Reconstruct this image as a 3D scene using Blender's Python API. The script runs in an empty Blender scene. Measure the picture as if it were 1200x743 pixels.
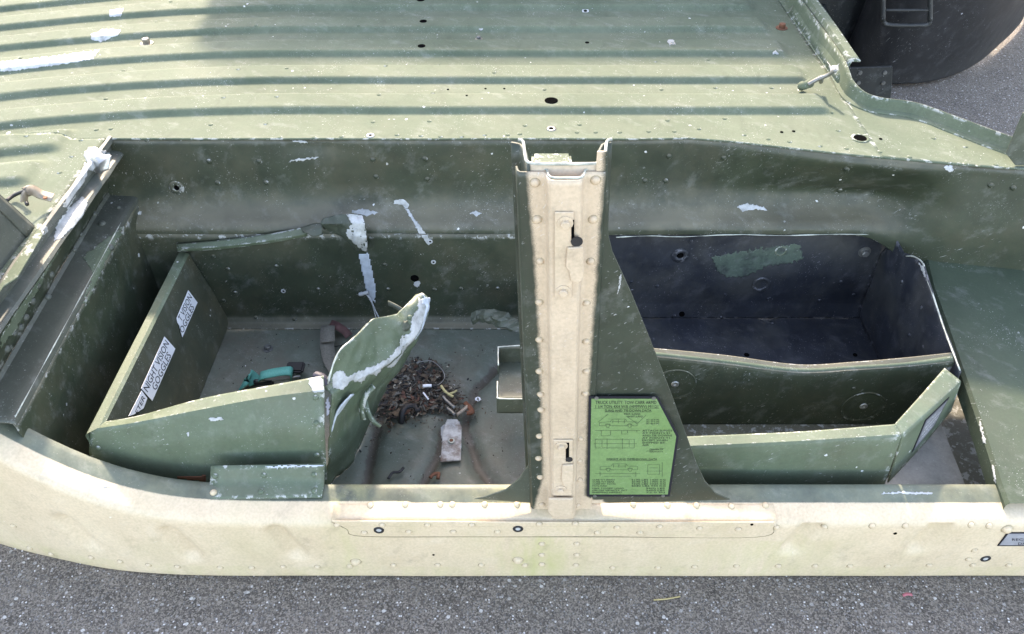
import bpy, bmesh, math, random
from mathutils import Vector, Matrix, noise
from mathutils.bvhtree import BVHTree
random.seed(7)
S = bpy.context.scene
C = S.collection
R = math.radians

# ------------------------------------------------------------------ camera, sky, sun, exposure
PITCH = 42.0
CAM = Vector((0.0, -0.93, 1.57))
FPX = 942.0                                    # focal length in photograph pixels (1200 wide)
cd = bpy.data.cameras.new('camera'); cam = bpy.data.objects.new('camera', cd); C.objects.link(cam)
cam.location = CAM; cam.rotation_euler = (R(90 - PITCH), 0, 0)
cd.sensor_width = 36.0; cd.lens = 36.0 * FPX / 1200.0; cd.clip_start = 0.01; cd.clip_end = 500
S.camera = cam
SUN = Vector((-0.14, 1.0, 0.80)).normalized()  # towards the sun
w = bpy.data.worlds.new('World'); S.world = w; w.use_nodes = True
nt = w.node_tree; sky = nt.nodes.new('ShaderNodeTexSky'); sky.sky_type = 'NISHITA'; sky.sun_disc = False
sky.sun_elevation = math.asin(SUN.z); sky.sun_rotation = math.atan2(SUN.x, SUN.y)
sky.air_density = 0.7; sky.dust_density = 1.0; sky.ozone_density = 1.0
nt.links.new(sky.outputs[0], nt.nodes['Background'].inputs[0]); nt.nodes['Background'].inputs[1].default_value = 0.15
sl = bpy.data.lights.new('sun', 'SUN'); sl.energy = 1.1; sl.angle = R(2.5); sl.color = (1.0, 0.99, 0.975)
so = bpy.data.objects.new('sun', sl); C.objects.link(so); so.location = (0, 3, 6)
so.rotation_euler = (-SUN).to_track_quat('-Z', 'Y').to_euler()
S.view_settings.view_transform = 'Standard'; S.view_settings.look = 'None'
S.view_settings.gamma = 1; S.view_settings.use_curve_mapping = False
S.view_settings.exposure = 3.2
S.view_settings.use_white_balance = True; S.view_settings.white_balance_temperature = 9000; S.view_settings.white_balance_tint = 14
S.render.engine = 'CYCLES'
S.render.resolution_x = 1024; S.render.resolution_y = 634

# ------------------------------------------------------------------ measuring: where a sight line meets a plane of the place
_cp, _sp = math.cos(R(PITCH)), math.sin(R(PITCH))
def ray(px, py):
    x = (px - 600.0) / FPX; u = (371.5 - py) / FPX
    return Vector((x, _cp + u * _sp, -_sp + u * _cp))
def AY(px, py, Y): d = ray(px, py); return CAM + d * ((Y - CAM.y) / d.y)
def AZ(px, py, Z): d = ray(px, py); return CAM + d * ((Z - CAM.z) / d.z)
def AX(px, py, X): d = ray(px, py); return CAM + d * ((X - CAM.x) / d.x)

# ------------------------------------------------------------------ materials
def mat(name):
    m = bpy.data.materials.new(name); m.use_nodes = True
    return m, m.node_tree, m.node_tree.nodes['Principled BSDF']
def N(nt, typ, **kw):
    n = nt.nodes.new(typ)
    for k, v in kw.items():
        if k in n.inputs: n.inputs[k].default_value = v
        else: setattr(n, k, v)
    return n
def ramp(nt, fac, a, b, ca=(0,0,0,1), cb=(1,1,1,1)):
    r = nt.nodes.new('ShaderNodeValToRGB'); r.color_ramp.elements[0].position = a; r.color_ramp.elements[1].position = b
    r.color_ramp.elements[0].color = ca; r.color_ramp.elements[1].color = cb
    nt.links.new(fac, r.inputs[0]); return r.outputs[0]
def mixc(nt, fac, a, b, mode='MIX'):
    m = nt.nodes.new('ShaderNodeMix'); m.data_type = 'RGBA'; m.blend_type = mode
    for s, v in ((m.inputs[0], fac), (m.inputs[6], a), (m.inputs[7], b)):
        if hasattr(v, 'links'): nt.links.new(v, s)
        elif isinstance(v, (int, float)): s.default_value = v
        else: s.default_value = (*v[:3], 1)
    return m.outputs[2]
def math_n(nt, op, a, b=0.0, clamp=False):
    m = nt.nodes.new('ShaderNodeMath'); m.operation = op; m.use_clamp = clamp
    for s, v in ((m.inputs[0], a), (m.inputs[1], b)):
        if hasattr(v, 'links'): nt.links.new(v, s)
        else: s.default_value = v
    return m.outputs[0]
def vec_scale(nt, v, sc, rot=(0,0,0)):
    m = nt.nodes.new('ShaderNodeMapping'); m.inputs['Scale'].default_value = sc; m.inputs['Rotation'].default_value = rot
    nt.links.new(v, m.inputs[0]); return m.outputs[0]
def noise_t(nt, v, scale, detail=4.0, rough=0.55):
    n = N(nt, 'ShaderNodeTexNoise', Scale=scale, Detail=detail, Roughness=rough); nt.links.new(v, n.inputs['Vector']); return n.outputs[0]
def paint(name, base, fade, rough=0.45, chips=0.5, dirt=None, dirt_amt=0.4, scratch=0.5, bump=0.12,
          second=None, second_fade=None, chip_col=(0.62, 0.63, 0.62), spec=0.5, grime_scale=5.0, soft=0.25, dust=None, stain=None, edge=0.0):
    m, nt, p = mat(name)
    tc = N(nt, 'ShaderNodeTexCoord').outputs['Object']
    big = noise_t(nt, tc, 3.1, 5); mid = noise_t(nt, tc, 17, 6, 0.6); fine = noise_t(nt, tc, 190, 3)
    v = math_n(nt, 'ADD', math_n(nt, 'MULTIPLY', big, 0.6), math_n(nt, 'MULTIPLY', mid, 0.4))
    f = ramp(nt, v, 0.36, 0.66)
    col = mixc(nt, f, base, fade)
    if second:
        at = N(nt, 'ShaderNodeAttribute', attribute_name='mask').outputs['Fac']
        jit = math_n(nt, 'MULTIPLY', math_n(nt, 'SUBTRACT', noise_t(nt, tc, 45, 6, 0.7), 0.5), soft * 2)
        k = ramp(nt, math_n(nt, 'ADD', at, jit), 0.42, 0.58)
        speck = ramp(nt, math_n(nt, 'ADD', at, math_n(nt, 'MULTIPLY', math_n(nt, 'SUBTRACT', noise_t(nt, tc, 520, 2, 0.8), 0.5), 1.0)), 0.45, 0.6)
        k = math_n(nt, 'MULTIPLY', k, math_n(nt, 'ADD', math_n(nt, 'MULTIPLY', speck, 0.4), 0.6))
        col = mixc(nt, k, col, mixc(nt, f, second, second_fade))
    col = mixc(nt, math_n(nt, 'MULTIPLY', ramp(nt, fine, 0.35, 0.7), 0.16), col, (0.02, 0.02, 0.02))
    if dirt:
        d = math_n(nt, 'MULTIPLY', ramp(nt, noise_t(nt, tc, grime_scale, 9, 0.66), 0.47, 0.68), dirt_amt)
        col = mixc(nt, d, col, dirt)
        d2 = math_n(nt, 'MULTIPLY', ramp(nt, noise_t(nt, vec_scale(nt, tc, (9, 9, 2.0)), 4.0, 6, 0.65), 0.5, 0.75), dirt_amt * 0.6)
        col = mixc(nt, d2, col, [c * 0.55 for c in dirt])
    if dust:      # dust settled on what faces up
        nz = N(nt, 'ShaderNodeSeparateXYZ'); nt.links.new(N(nt, 'ShaderNodeNewGeometry').outputs['Normal'], nz.inputs[0])
        dn = math_n(nt, 'ADD', nz.outputs[2], math_n(nt, 'MULTIPLY', math_n(nt, 'SUBTRACT', mid, 0.5), 0.9))
        col = mixc(nt, math_n(nt, 'MULTIPLY', ramp(nt, dn, 0.22, 0.85), 0.85), col, mixc(nt, ramp(nt, big, 0.4, 0.6), dust, [c * 0.6 for c in dust]))
    if stain:
        sa = N(nt, 'ShaderNodeAttribute', attribute_name='stain').outputs['Fac']
        sn = ramp(nt, noise_t(nt, vec_scale(nt, tc, (14, 14, 3.5)), 2.2, 6, 0.6), 0.38, 0.68)
        col = mixc(nt, math_n(nt, 'MULTIPLY', math_n(nt, 'MULTIPLY', sa, sn), 0.75), col, stain)
    rgh = math_n(nt, 'ADD', math_n(nt, 'MULTIPLY', mid, 0.3), rough - 0.13 + 0.12 * (rough < 0.6))
    if chips > 0:
        nj = N(nt, 'ShaderNodeTexNoise', Scale=150.0, Detail=4.0); nt.links.new(tc, nj.inputs['Vector'])
        va = N(nt, 'ShaderNodeVectorMath', operation='MULTIPLY_ADD'); nt.links.new(nj.outputs[1], va.inputs[0]); va.inputs[1].default_value = (0.009, 0.009, 0.009); nt.links.new(tc, va.inputs[2])
        reg = ramp(nt, noise_t(nt, tc, 7.5, 5, 0.6), 0.48, 0.62)
        def speck(scale, thr, rad):
            v_ = N(nt, 'ShaderNodeTexVoronoi', Scale=scale); nt.links.new(va.outputs[0], v_.inputs['Vector'])
            c_ = N(nt, 'ShaderNodeSeparateColor'); nt.links.new(v_.outputs['Color'], c_.inputs[0])
            r_ = math_n(nt, 'MULTIPLY', math_n(nt, 'POWER', c_.outputs[1], 2.0), rad)
            return math_n(nt, 'MULTIPLY', math_n(nt, 'LESS_THAN', v_.outputs['Distance'], r_), math_n(nt, 'GREATER_THAN', c_.outputs[0], thr))
        c1 = math_n(nt, 'MAXIMUM', speck(70, 1 - 0.17 * chips, 0.24), speck(28, 1 - 0.10 * chips, 0.16))
        c1 = math_n(nt, 'MULTIPLY', c1, reg)
        # wear along convex edges
        pt = N(nt, 'ShaderNodeNewGeometry').outputs['Pointiness']
        ed = math_n(nt, 'MULTIPLY', ramp(nt, pt, 0.515, 0.56), ramp(nt, noise_t(nt, tc, 48, 6, 0.7), 0.55 - 0.02 * chips, 0.60 - 0.02 * chips))
        if edge: c1 = math_n(nt, 'MAXIMUM', c1, math_n(nt, 'MULTIPLY', ed, edge))
        sc = []
        for rot, s in (((0.3, 0.5, 0.35), 26), ((0.9, 0.6, 1.2), 15), ((0.2, -0.7, 2.2), 40)):
            a = noise_t(nt, vec_scale(nt, vec_scale(nt, tc, (1, 1, 1), rot), (s, 330, 330)), 1.0, 2, 0.5)
            g = ramp(nt, noise_t(nt, vec_scale(nt, tc, (1, 1, 1), rot), 5 + s * 0.2, 4), 0.52, 0.64)
            sc.append(math_n(nt, 'MULTIPLY', ramp(nt, a, 0.675, 0.715), g))
        scr = math_n(nt, 'MULTIPLY', math_n(nt, 'MAXIMUM', math_n(nt, 'MAXIMUM', sc[0], sc[1]), sc[2]), scratch * 0.75)
        # dull scuffs: paint rubbed paler, and darker rub marks
        sf = math_n(nt, 'MULTIPLY', ramp(nt, noise_t(nt, vec_scale(nt, vec_scale(nt, va.outputs[0], (1, 1, 1), (0.4, 0.3, 0.6)), (14, 34, 22)), 1.0, 7, 0.68), 0.54, 0.70), 0.20)
        col = mixc(nt, sf, col, mixc(nt, 0.4, col, chip_col))
        s2 = math_n(nt, 'MULTIPLY', ramp(nt, noise_t(nt, vec_scale(nt, vec_scale(nt, va.outputs[0], (1, 1, 1), (0.1, 0.9, 0.2)), (22, 9, 30)), 1.0, 7, 0.68), 0.55, 0.70), 0.28)
        col = mixc(nt, s2, col, mixc(nt, 0.65, col, (0.012, 0.013, 0.011)))
        k = math_n(nt, 'MAXIMUM', c1, scr)
        col = mixc(nt, k, col, chip_col)
    nt.links.new(col, p.inputs['Base Color']); nt.links.new(rgh, p.inputs['Roughness'])
    p.inputs['Specular IOR Level'].default_value = spec
    b = N(nt, 'ShaderNodeBump', Strength=bump, Distance=0.004)
    nt.links.new(math_n(nt, 'ADD', mid, math_n(nt, 'MULTIPLY', fine, 0.25)), b.inputs['Height']); nt.links.new(b.outputs[0], p.inputs['Normal'])
    return m
def plain(name, col, rough=0.5, metal=0.0, var=0.25, spec=0.5, scale=40):
    m, nt, p = mat(name); tc = N(nt, 'ShaderNodeTexCoord').outputs['Object']
    n = noise_t(nt, tc, scale, 5, 0.6)
    c = mixc(nt, ramp(nt, n, 0.3, 0.7), [x * (1 - var) for x in col], [min(1, x * (1 + var)) for x in col])
    nt.links.new(c, p.inputs['Base Color']); p.inputs['Roughness'].default_value = rough; p.inputs['Metallic'].default_value = metal
    p.inputs['Specular IOR Level'].default_value = spec
    b = N(nt, 'ShaderNodeBump', Strength=0.15, Distance=0.002); nt.links.new(n, b.inputs['Height']); nt.links.new(b.outputs[0], p.inputs['Normal'])
    return m
G0, G1 = (0.030, 0.041, 0.028), (0.062, 0.076, 0.052)
T0, T1 = (0.51, 0.395, 0.275), (0.575, 0.455, 0.33)
BR = (0.105, 0.088, 0.062)
M = {}
M['deck'] = paint('faded_green_deck_paint', (0.070, 0.096, 0.062), (0.118, 0.145, 0.100), 0.80, 0.8, (0.14, 0.152, 0.112), 0.35, 0.7, spec=0.3, edge=0.45)
M['green'] = paint('olive_green_paint', G0, G1, 0.42, 0.55, BR, 0.3, 0.5)
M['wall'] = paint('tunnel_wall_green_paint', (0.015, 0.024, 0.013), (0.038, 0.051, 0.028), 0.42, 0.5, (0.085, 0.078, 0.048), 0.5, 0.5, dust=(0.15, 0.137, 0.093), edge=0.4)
M['panel'] = paint('grey_green_panel_paint', (0.062, 0.094, 0.056), (0.108, 0.142, 0.092), 0.4, 0.5, (0.10, 0.10, 0.065), 0.4, 0.6, edge=0.5)
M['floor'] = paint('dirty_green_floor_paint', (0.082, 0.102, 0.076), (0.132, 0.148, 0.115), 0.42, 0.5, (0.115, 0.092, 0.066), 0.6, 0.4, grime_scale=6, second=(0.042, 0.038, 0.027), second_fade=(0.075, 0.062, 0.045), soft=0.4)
M['seat'] = paint('seat_panel_green_paint', (0.030, 0.047, 0.029), (0.052, 0.074, 0.047), 0.5, 0.5, (0.085, 0.09, 0.07), 0.25, 0.6, spec=0.3)
M['bracket'] = paint('worn_bracket', (0.50, 0.51, 0.50), (0.42, 0.42, 0.40), 0.5, 0.5, (0.10, 0.06, 0.04), 1.0, 0.5, grime_scale=26)
M['mixed'] = paint('green_paint_with_tan_overspray', (0.016, 0.025, 0.015), (0.033, 0.046, 0.029), 0.42, 0.5, BR, 0.15, 0.5, second=T0, second_fade=T1, soft=0.12)
M['rocker'] = paint('tan_rocker_paint', G0, (0.13, 0.155, 0.118), 0.42, 0.25, (0.42, 0.39, 0.22), 0.22, 0.25, second=(0.54, 0.425, 0.285), second_fade=(0.63, 0.51, 0.36), bump=0.06, soft=0.12, stain=(0.40, 0.385, 0.17), chip_col=(0.7, 0.66, 0.58))
M['tan'] = paint('tan_paint', T0, T1, 0.45, 0.15, (0.36, 0.33, 0.2), 0.2, 0.2, bump=0.06)
M['tanrock'] = paint('tan_doubler_paint', (0.54, 0.425, 0.285), (0.63, 0.51, 0.36), 0.45, 0.15, (0.36, 0.34, 0.16), 0.3, 0.2, bump=0.06)
M['navy'] = paint('blue_black_paint', (0.007, 0.0095, 0.015), (0.026, 0.031, 0.041), 0.4, 0.7, (0.085, 0.083, 0.07), 0.45, 0.7, edge=0.3, chip_col=(0.30, 0.30, 0.33))
M['bulk'] = paint('grey_green_bulkhead_paint', (0.055, 0.064, 0.053), (0.095, 0.104, 0.088), 0.42, 0.6, (0.1, 0.095, 0.075), 0.4, 0.7)
M['side'] = paint('olive_brown_stained_paint', (0.034, 0.042, 0.026), (0.062, 0.068, 0.042), 0.5, 0.5, (0.10, 0.088, 0.05), 0.7, 0.6)
M['gfl2'] = paint('exposed_old_green', (0.055, 0.085, 0.062), (0.085, 0.118, 0.088), 0.5, 0.5, (0.02, 0.022, 0.026), 0.8, 0.5, grime_scale=30)
M['shelf'] = paint('grey_green_shelf_paint', (0.046, 0.054, 0.041), (0.082, 0.088, 0.068), 0.5, 0.6, (0.07, 0.068, 0.055), 0.5, 0.7)  # paler than the upright bulkhead faces
M['primer'] = paint('bare_white_primer', (0.36, 0.38, 0.385), (0.52, 0.53, 0.53), 0.45, 0.9, (0.20, 0.21, 0.19), 0.8, 0.6, chip_col=(0.10, 0.115, 0.095), grime_scale=40)
M['primerblue'] = plain('pale_blue_primer', (0.40, 0.45, 0.50), 0.5, 0.0, 0.2, scale=60)
M['edge'] = plain('worn_pale_edge', (0.36, 0.38, 0.33), 0.5, 0.0, 0.5, scale=45)
M['alu'] = plain('scraped_aluminium', (0.42, 0.42, 0.41), 0.42, 0.8, 0.25, scale=70)
M['black'] = plain('black_rubber', (0.012, 0.012, 0.013), 0.6)
M['hole'] = plain('open_hole_shade', (0.004, 0.004, 0.004), 0.9, spec=0.0)
M['steel'] = plain('grey_steel', (0.2, 0.2, 0.19), 0.4, 0.7)
M['rust'] = plain('rusty_steel', (0.16, 0.06, 0.03), 0.75, 0.1, 0.5)
M['zinc'] = plain('pale_zinc', (0.25, 0.21, 0.165), 0.5, 0.3, 0.3)

# ------------------------------------------------------------------ mesh helpers
def link(name, me, m, parent=None, kind=None):
    o = bpy.data.objects.new(name, me); C.objects.link(o)
    if m is not None and len(me.materials) == 0: me.materials.append(m)
    if parent is not None:
        o.parent = parent
        # every mesh is modelled in place, so only a thing's own base has to be taken back
        o.matrix_parent_inverse = Matrix.Translation(-parent.location) if parent.parent is None else Matrix()
    if kind: o['kind'] = kind
    return o
def thing(name, label, cat, loc=(0, 0, 0), group=None):
    o = bpy.data.objects.new(name, None); C.objects.link(o); o.location = loc; o.empty_display_size = 0.05
    o['label'] = label; o['category'] = cat
    if group: o['group'] = group
    bpy.context.view_layer.update()
    return o
def mesh(name, vs, fs, smooth=False):
    me = bpy.data.meshes.new(name); me.from_pydata([tuple(v) for v in vs], [], fs); me.update()
    if smooth:
        for p in me.polygons: p.use_smooth = True
    return me
SURF = []                                      # (object, mesh) that small things may lie on
def catmull(p, t):
    n = len(p) - 1; i = min(int(t * n), n - 1); f = t * n - i
    a, b, c, d = p[max(i - 1, 0)], p[i], p[i + 1], p[min(i + 2, n)]
    return 0.5 * ((2 * b) + (c - a) * f + (2 * a - 5 * b + 4 * c - d) * f * f + (3 * b - a - 3 * c + d) * f ** 3)
def lin(p, t):
    n = len(p) - 1; i = min(int(t * n), n - 1); f = t * n - i
    return p[i].lerp(p[i + 1], f)
def loft(name, rows, m, parent, nu=12, nv=12, thick=0.003, cu=True, cv=False, amp=0.0012, nscale=6.0, mask=None, surf=True, toward=None, bump=None, smooth=True):
    """rows: polylines of equal length; surface runs over them, sheet of real thickness behind the seen side"""
    ru = [[(catmull if cu else lin)(r, i / nu) for i in range(nu + 1)] for r in rows]
    g = []
    for i in range(nu + 1):
        col = [r[i] for r in ru]
        g.append([(catmull if cv else lin)(col, j / nv) for j in range(nv + 1)])
    vs = [g[i][j].copy() for i in range(nu + 1) for j in range(nv + 1)]
    k = nv + 1
    fs = [(i * k + j, (i + 1) * k + j, (i + 1) * k + j + 1, i * k + j + 1) for i in range(nu) for j in range(nv)]
    me = mesh(name, vs, fs)
    me2 = bmesh.new(); me2.from_mesh(me); bmesh.ops.recalc_face_normals(me2, faces=me2.faces)
    tot = Vector(); cen = Vector()
    for f in me2.faces: tot += f.normal * f.calc_area(); cen += f.calc_center_median()
    cen /= max(1, len(me2.faces))
    s = sum((f.normal.dot(((toward or CAM) - f.calc_center_median()))) * f.calc_area() for f in me2.faces)
    if s < 0: bmesh.ops.reverse_faces(me2, faces=me2.faces)
    me2.normal_update()
    if amp:
        for v in me2.verts: v.co += v.normal * amp * (noise.noise(v.co * nscale) + 0.5 * noise.noise(v.co * nscale * 3.1))
    if bump:
        for v in me2.verts: v.co += v.normal * bump(v.co)
    me2.normal_update(); me2.to_mesh(me); me2.free()
    if smooth:
        for p in me.polygons: p.use_smooth = True
        me.set_sharp_from_angle(angle=R(38))
    if mask:
        a = me.attributes.new('mask', 'FLOAT', 'POINT')
        for i, v in enumerate(me.vertices): a.data[i].value = mask(v.co)
    o = link(name, me, m, parent)
    if thick:
        md = o.modifiers.new('sheet', 'SOLIDIFY'); md.thickness = thick; md.offset = -1.0
    if surf: SURF.append(o)
    return o
def poly(name, pts, m, parent, thick=0.003, bevel=0.0008, surf=True, mask=None, n=None):
    bm = bmesh.new(); f = bm.faces.new([bm.verts.new(p) for p in pts]); bm.normal_update()
    if f.normal.dot(CAM - pts[0]) < 0: f.normal_flip(); bm.normal_update()
    nn = f.normal.copy()
    ret = bmesh.ops.extrude_face_region(bm, geom=[f])
    vsn = [v for v in ret['geom'] if isinstance(v, bmesh.types.BMVert)]
    # the new cap moves back, the first face stays as the seen side
    for v in vsn: v.co -= nn * thick
    bmesh.ops.recalc_face_normals(bm, faces=bm.faces)
    if bevel: bmesh.ops.bevel(bm, geom=list(bm.edges), offset=bevel, segments=1, affect='EDGES', clamp_overlap=True)
    bmesh.ops.triangulate(bm, faces=[f for f in bm.faces if len(f.verts) > 4])
    me = bpy.data.meshes.new(name); bm.to_mesh(me); bm.free()
    if mask:
        a = me.attributes.new('mask', 'FLOAT', 'POINT')
        for i, v in enumerate(me.vertices): a.data[i].value = mask(v.co)
    o = link(name, me, m, parent)
    if surf: SURF.append(o)
    return o
def boxm(name, c, size, m, parent, rot=None, bevel=0.002, surf=False):
    bm = bmesh.new(); bmesh.ops.create_cube(bm, size=1.0)
    for v in bm.verts: v.co = Vector((v.co.x * size[0], v.co.y * size[1], v.co.z * size[2]))
    if bevel: bmesh.ops.bevel(bm, geom=list(bm.edges), offset=bevel, segments=2, affect='EDGES')
    if rot is not None: bmesh.ops.transform(bm, matrix=rot.to_matrix().to_4x4() if hasattr(rot, 'to_matrix') else rot.to_4x4(), verts=bm.verts)
    bmesh.ops.translate(bm, vec=c, verts=bm.verts)
    me = bpy.data.meshes.new(name); bm.to_mesh(me); bm.free()
    o = link(name, me, m, parent)
    if surf: SURF.append(o)
    return o
def tube(name, pts, rad, m, parent, seg=8, steps=6, flat=1.0, jit=0.0):
    P = [catmull(pts, i / (steps * (len(pts) - 1))) for i in range(steps * (len(pts) - 1) + 1)]
    vs, fs = [], []
    for i, p in enumerate(P):
        t = (P[min(i + 1, len(P) - 1)] - P[max(i - 1, 0)]).normalized()
        a = t.cross(Vector((0, 0, 1)));  a = a.normalized() if a.length > 1e-4 else Vector((1, 0, 0)); b = a.cross(t)
        r = rad if not callable(rad) else rad(i / (len(P) - 1))
        for k in range(seg):
            q = 2 * math.pi * k / seg; j = 1 + jit * noise.noise(Vector((i * 0.7, k * 1.3, 3)))
            vs.append(p + (a * math.cos(q) + b * math.sin(q) * flat) * r * j)
    for i in range(len(P) - 1):
        for k in range(seg): fs.append((i * seg + k, i * seg + (k + 1) % seg, (i + 1) * seg + (k + 1) % seg, (i + 1) * seg + k))
    fs.append(tuple(range(seg))[::-1]); fs.append(tuple((len(P) - 1) * seg + k for k in range(seg)))
    me = mesh(name, vs, fs, True)
    return link(name, me, m, parent)
def ribbon(name, pts, width, m, parent, thick=0.0015, wdir=Vector((1, 0, 0)), steps=6, twist=0.0):
    P = [catmull(pts, i / (steps * (len(pts) - 1))) for i in range(steps * (len(pts) - 1) + 1)]
    vs, fs = [], []
    for i, p in enumerate(P):
        t = (P[min(i + 1, len(P) - 1)] - P[max(i - 1, 0)]).normalized()
        a = (wdir - t * wdir.dot(t)).normalized(); a = Matrix.Rotation(twist * i / len(P), 3, t) @ a
        vs += [p - a * width / 2, p + a * width / 2]
    for i in range(len(P) - 1): fs.append((2 * i, 2 * i + 1, 2 * i + 3, 2 * i + 2))
    o = link(name, mesh(name, vs, fs, True), m, parent)
    md = o.modifiers.new('sheet', 'SOLIDIFY'); md.thickness = thick; md.offset = 0
    return o
def lathe(prof, seg=12):
    vs, fs = [], []
    for r, z in prof:
        for k in range(seg): a = 2 * math.pi * k / seg; vs.append((r * math.cos(a), r * math.sin(a), z))
    for i in range(len(prof) - 1):
        for k in range(seg): fs.append((i * seg + k, i * seg + (k + 1) % seg, (i + 1) * seg + (k + 1) % seg, (i + 1) * seg + k))
    fs.append(tuple(range((len(prof) - 1) * seg, len(prof) * seg)))
    return vs, fs
def smoothstep(a, b, x):
    t = max(0.0, min(1.0, (x - a) / (b - a))); return t * t * (3 - 2 * t)
def pw(tab, x):
    if x <= tab[0][0]: return tab[0][1]
    for (x0, y0), (x1, y1) in zip(tab, tab[1:]):
        if x <= x1: return y0 + (y1 - y0) * (x - x0) / (x1 - x0)
    return tab[-1][1]

# ------------------------------------------------------------------ the ground
m, nt, p = mat('asphalt')
tc = N(nt, 'ShaderNodeTexCoord').outputs['Object']
def vor(scale):
    v = N(nt, 'ShaderNodeTexVoronoi', Scale=scale, Randomness=1.0); nt.links.new(tc, v.inputs['Vector'])
    c = N(nt, 'ShaderNodeSeparateColor'); nt.links.new(v.outputs['Color'], c.inputs[0]); return v.outputs['Distance'], c.outputs
dA, cA = vor(330.0); dB, cB = vor(165.0); dC, cC = vor(72.0)
tar = mixc(nt, ramp(nt, noise_t(nt, tc, 11, 7, 0.65), 0.35, 0.68), (0.050, 0.043, 0.036), (0.117, 0.099, 0.083))
col = mixc(nt, ramp(nt, cA[0], 0.25, 1.0), tar, (0.26, 0.225, 0.19))
col = mixc(nt, math_n(nt, 'MULTIPLY', ramp(nt, cB[0], 0.55, 0.6), ramp(nt, dB, 0.30, 0.44, (1,1,1,1), (0,0,0,1))), col, mixc(nt, cB[1], (0.07, 0.067, 0.064), (0.30, 0.285, 0.27)))
def chipm(d, c, th, r):
    rr = math_n(nt, 'ADD', d, math_n(nt, 'MULTIPLY', math_n(nt, 'SUBTRACT', noise_t(nt, tc, 380, 3), 0.5), 0.35))
    return math_n(nt, 'MULTIPLY', ramp(nt, c[1], th, th + 0.01), ramp(nt, rr, r, r + 0.05, (1,1,1,1), (0,0,0,1)))
col = mixc(nt, chipm(dB, cB, 0.90, 0.30), col, mixc(nt, cB[2], (0.36, 0.35, 0.34), (0.66, 0.64, 0.62)))
col = mixc(nt, chipm(dC, cC, 0.86, 0.25), col, mixc(nt, cC[2], (0.30, 0.29, 0.27), (0.50, 0.48, 0.45)))
col = mixc(nt, ramp(nt, noise_t(nt, tc, 260, 4, 0.65), 0.30, 0.44), (0.020, 0.020, 0.022), col)
nt.links.new(col, p.inputs['Base Color']); p.inputs['Roughness'].default_value = 0.85
b = N(nt, 'ShaderNodeBump', Strength=0.8, Distance=0.004)
nt.links.new(math_n(nt, 'ADD', noise_t(nt, tc, 260, 4, 0.65), math_n(nt, 'MULTIPLY', dB, -0.5)), b.inputs['Height'])
nt.links.new(b.outputs[0], p.inputs['Normal'])
M['asphalt'] = m
g = link('asphalt_ground', mesh('asphalt_ground', [(-40, -20, 0), (40, -20, 0), (40, 60, 0), (-40, 60, 0)], [(0, 1, 2, 3)]), M['asphalt'])
g['kind'] = 'structure'

# ------------------------------------------------------------------ the stripped vehicle body
B = thing('vehicle_body', 'stripped green and tan military truck body tub with torn footwell on asphalt', 'vehicle body', (0.0, 0.4, 0.0))
ZD = 0.60
# --- corrugated deck
def sh(X): return -0.075 * smoothstep(-0.6, -1.35, X) if X < -0.6 else 0.0
def sh(X):
    t = max(0.0, (-0.62 - X)); return -0.17 * t * t - 0.02 * t
RIBS = [(0.913 + 0.168 * k, -9, 0.80 - 0.012 * k) for k in range(7)] + [(0.775, -9, -1.06), (0.635, -9, -1.07), (0.49, -9, -1.1)]
def deck_h(X, Y):
    h = 0.0
    for yc, x0, x1 in RIBS:
        d = Y - (yc + sh(X))
        if d < -0.03 or d > 0.13: continue
        e = max(0.0, X - (x1 - 0.035)) / 0.035
        mid = abs(d - 0.045) / 0.045
        if e > 1.6: continue
        r = max(0.0, 1 - e * e) ** 0.5 if e < 1 else 0
        a = smoothstep(-0.013, 0.011, d) * (1 - smoothstep(0.074, 0.102, d))
        h += 0.0145 * a * smoothstep(0.0, 1.0, r + (0.15 if e == 0 else 0))
    h += 0.0012 * noise.noise(Vector((X * 3, Y * 3, 1.0))) + 0.0006 * noise.noise(Vector((X * 11, Y * 11, 4.0)))
    return h
def edgeY(X):      # plan of the deck's outer edge
    return pw([(-2, 0.785), (0.30, 0.785), (0.42, 0.79), (0.52, 0.775), (0.80, 0.71), (1.05, 0.665), (1.5, 0.60)], X)
def backY(X):
    return pw([(-2, 1.93), (0.86, 1.93), (0.862, 1.02), (0.885, 0.955), (0.92, 0.925), (1.0, 0.90), (1.15, 0.735), (1.22, 0.68), (1.5, 0.66)], X)
def grid_part(name, xs, yfun, ny, hfun, m, parent, thick=0.004):
    vs, fs = [], []
    for X in xs:
        y0, y1 = yfun(X)
        for j in range(ny + 1):
            Y = y0 + (y1 - y0) * j / ny; vs.append((X, Y, hfun(X, Y)))
    k = ny + 1
    for i in range(len(xs) - 1):
        for j in range(ny): fs.append((i * k + j, (i + 1) * k + j, (i + 1) * k + j + 1, i * k + j + 1))
    me = mesh(name, vs, fs, True); o = link(name, me, m, parent)
    if thick: md = o.modifiers.new('sheet', 'SOLIDIFY'); md.thickness = thick; md.offset = -1
    SURF.append(o); return o
def frange(a, b, s):
    n = max(1, int(round((b - a) / s))); return [a + (b - a) * i / n for i in range(n + 1)]
def lip(Y, e): return -0.006 * (1 - smoothstep(0.0, 0.012, Y - e))
deck = grid_part('corrugated_deck', frange(-1.75, 0.86, 0.011), lambda X: (edgeY(X) if X > -0.972 else 0.785, 1.93), 330,
                 lambda X, Y: ZD + deck_h(X, Y), M['deck'], B)
deck2 = grid_part('side_deck', frange(-1.75, -0.972, 0.0115), lambda X: (0.15, 0.7849), 88, lambda X, Y: ZD + deck_h(X, Y), M['deck'], B)
def ledge_h(X, Y):
    e = backY(X) - Y
    return ZD + deck_h(X, Y)
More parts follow.
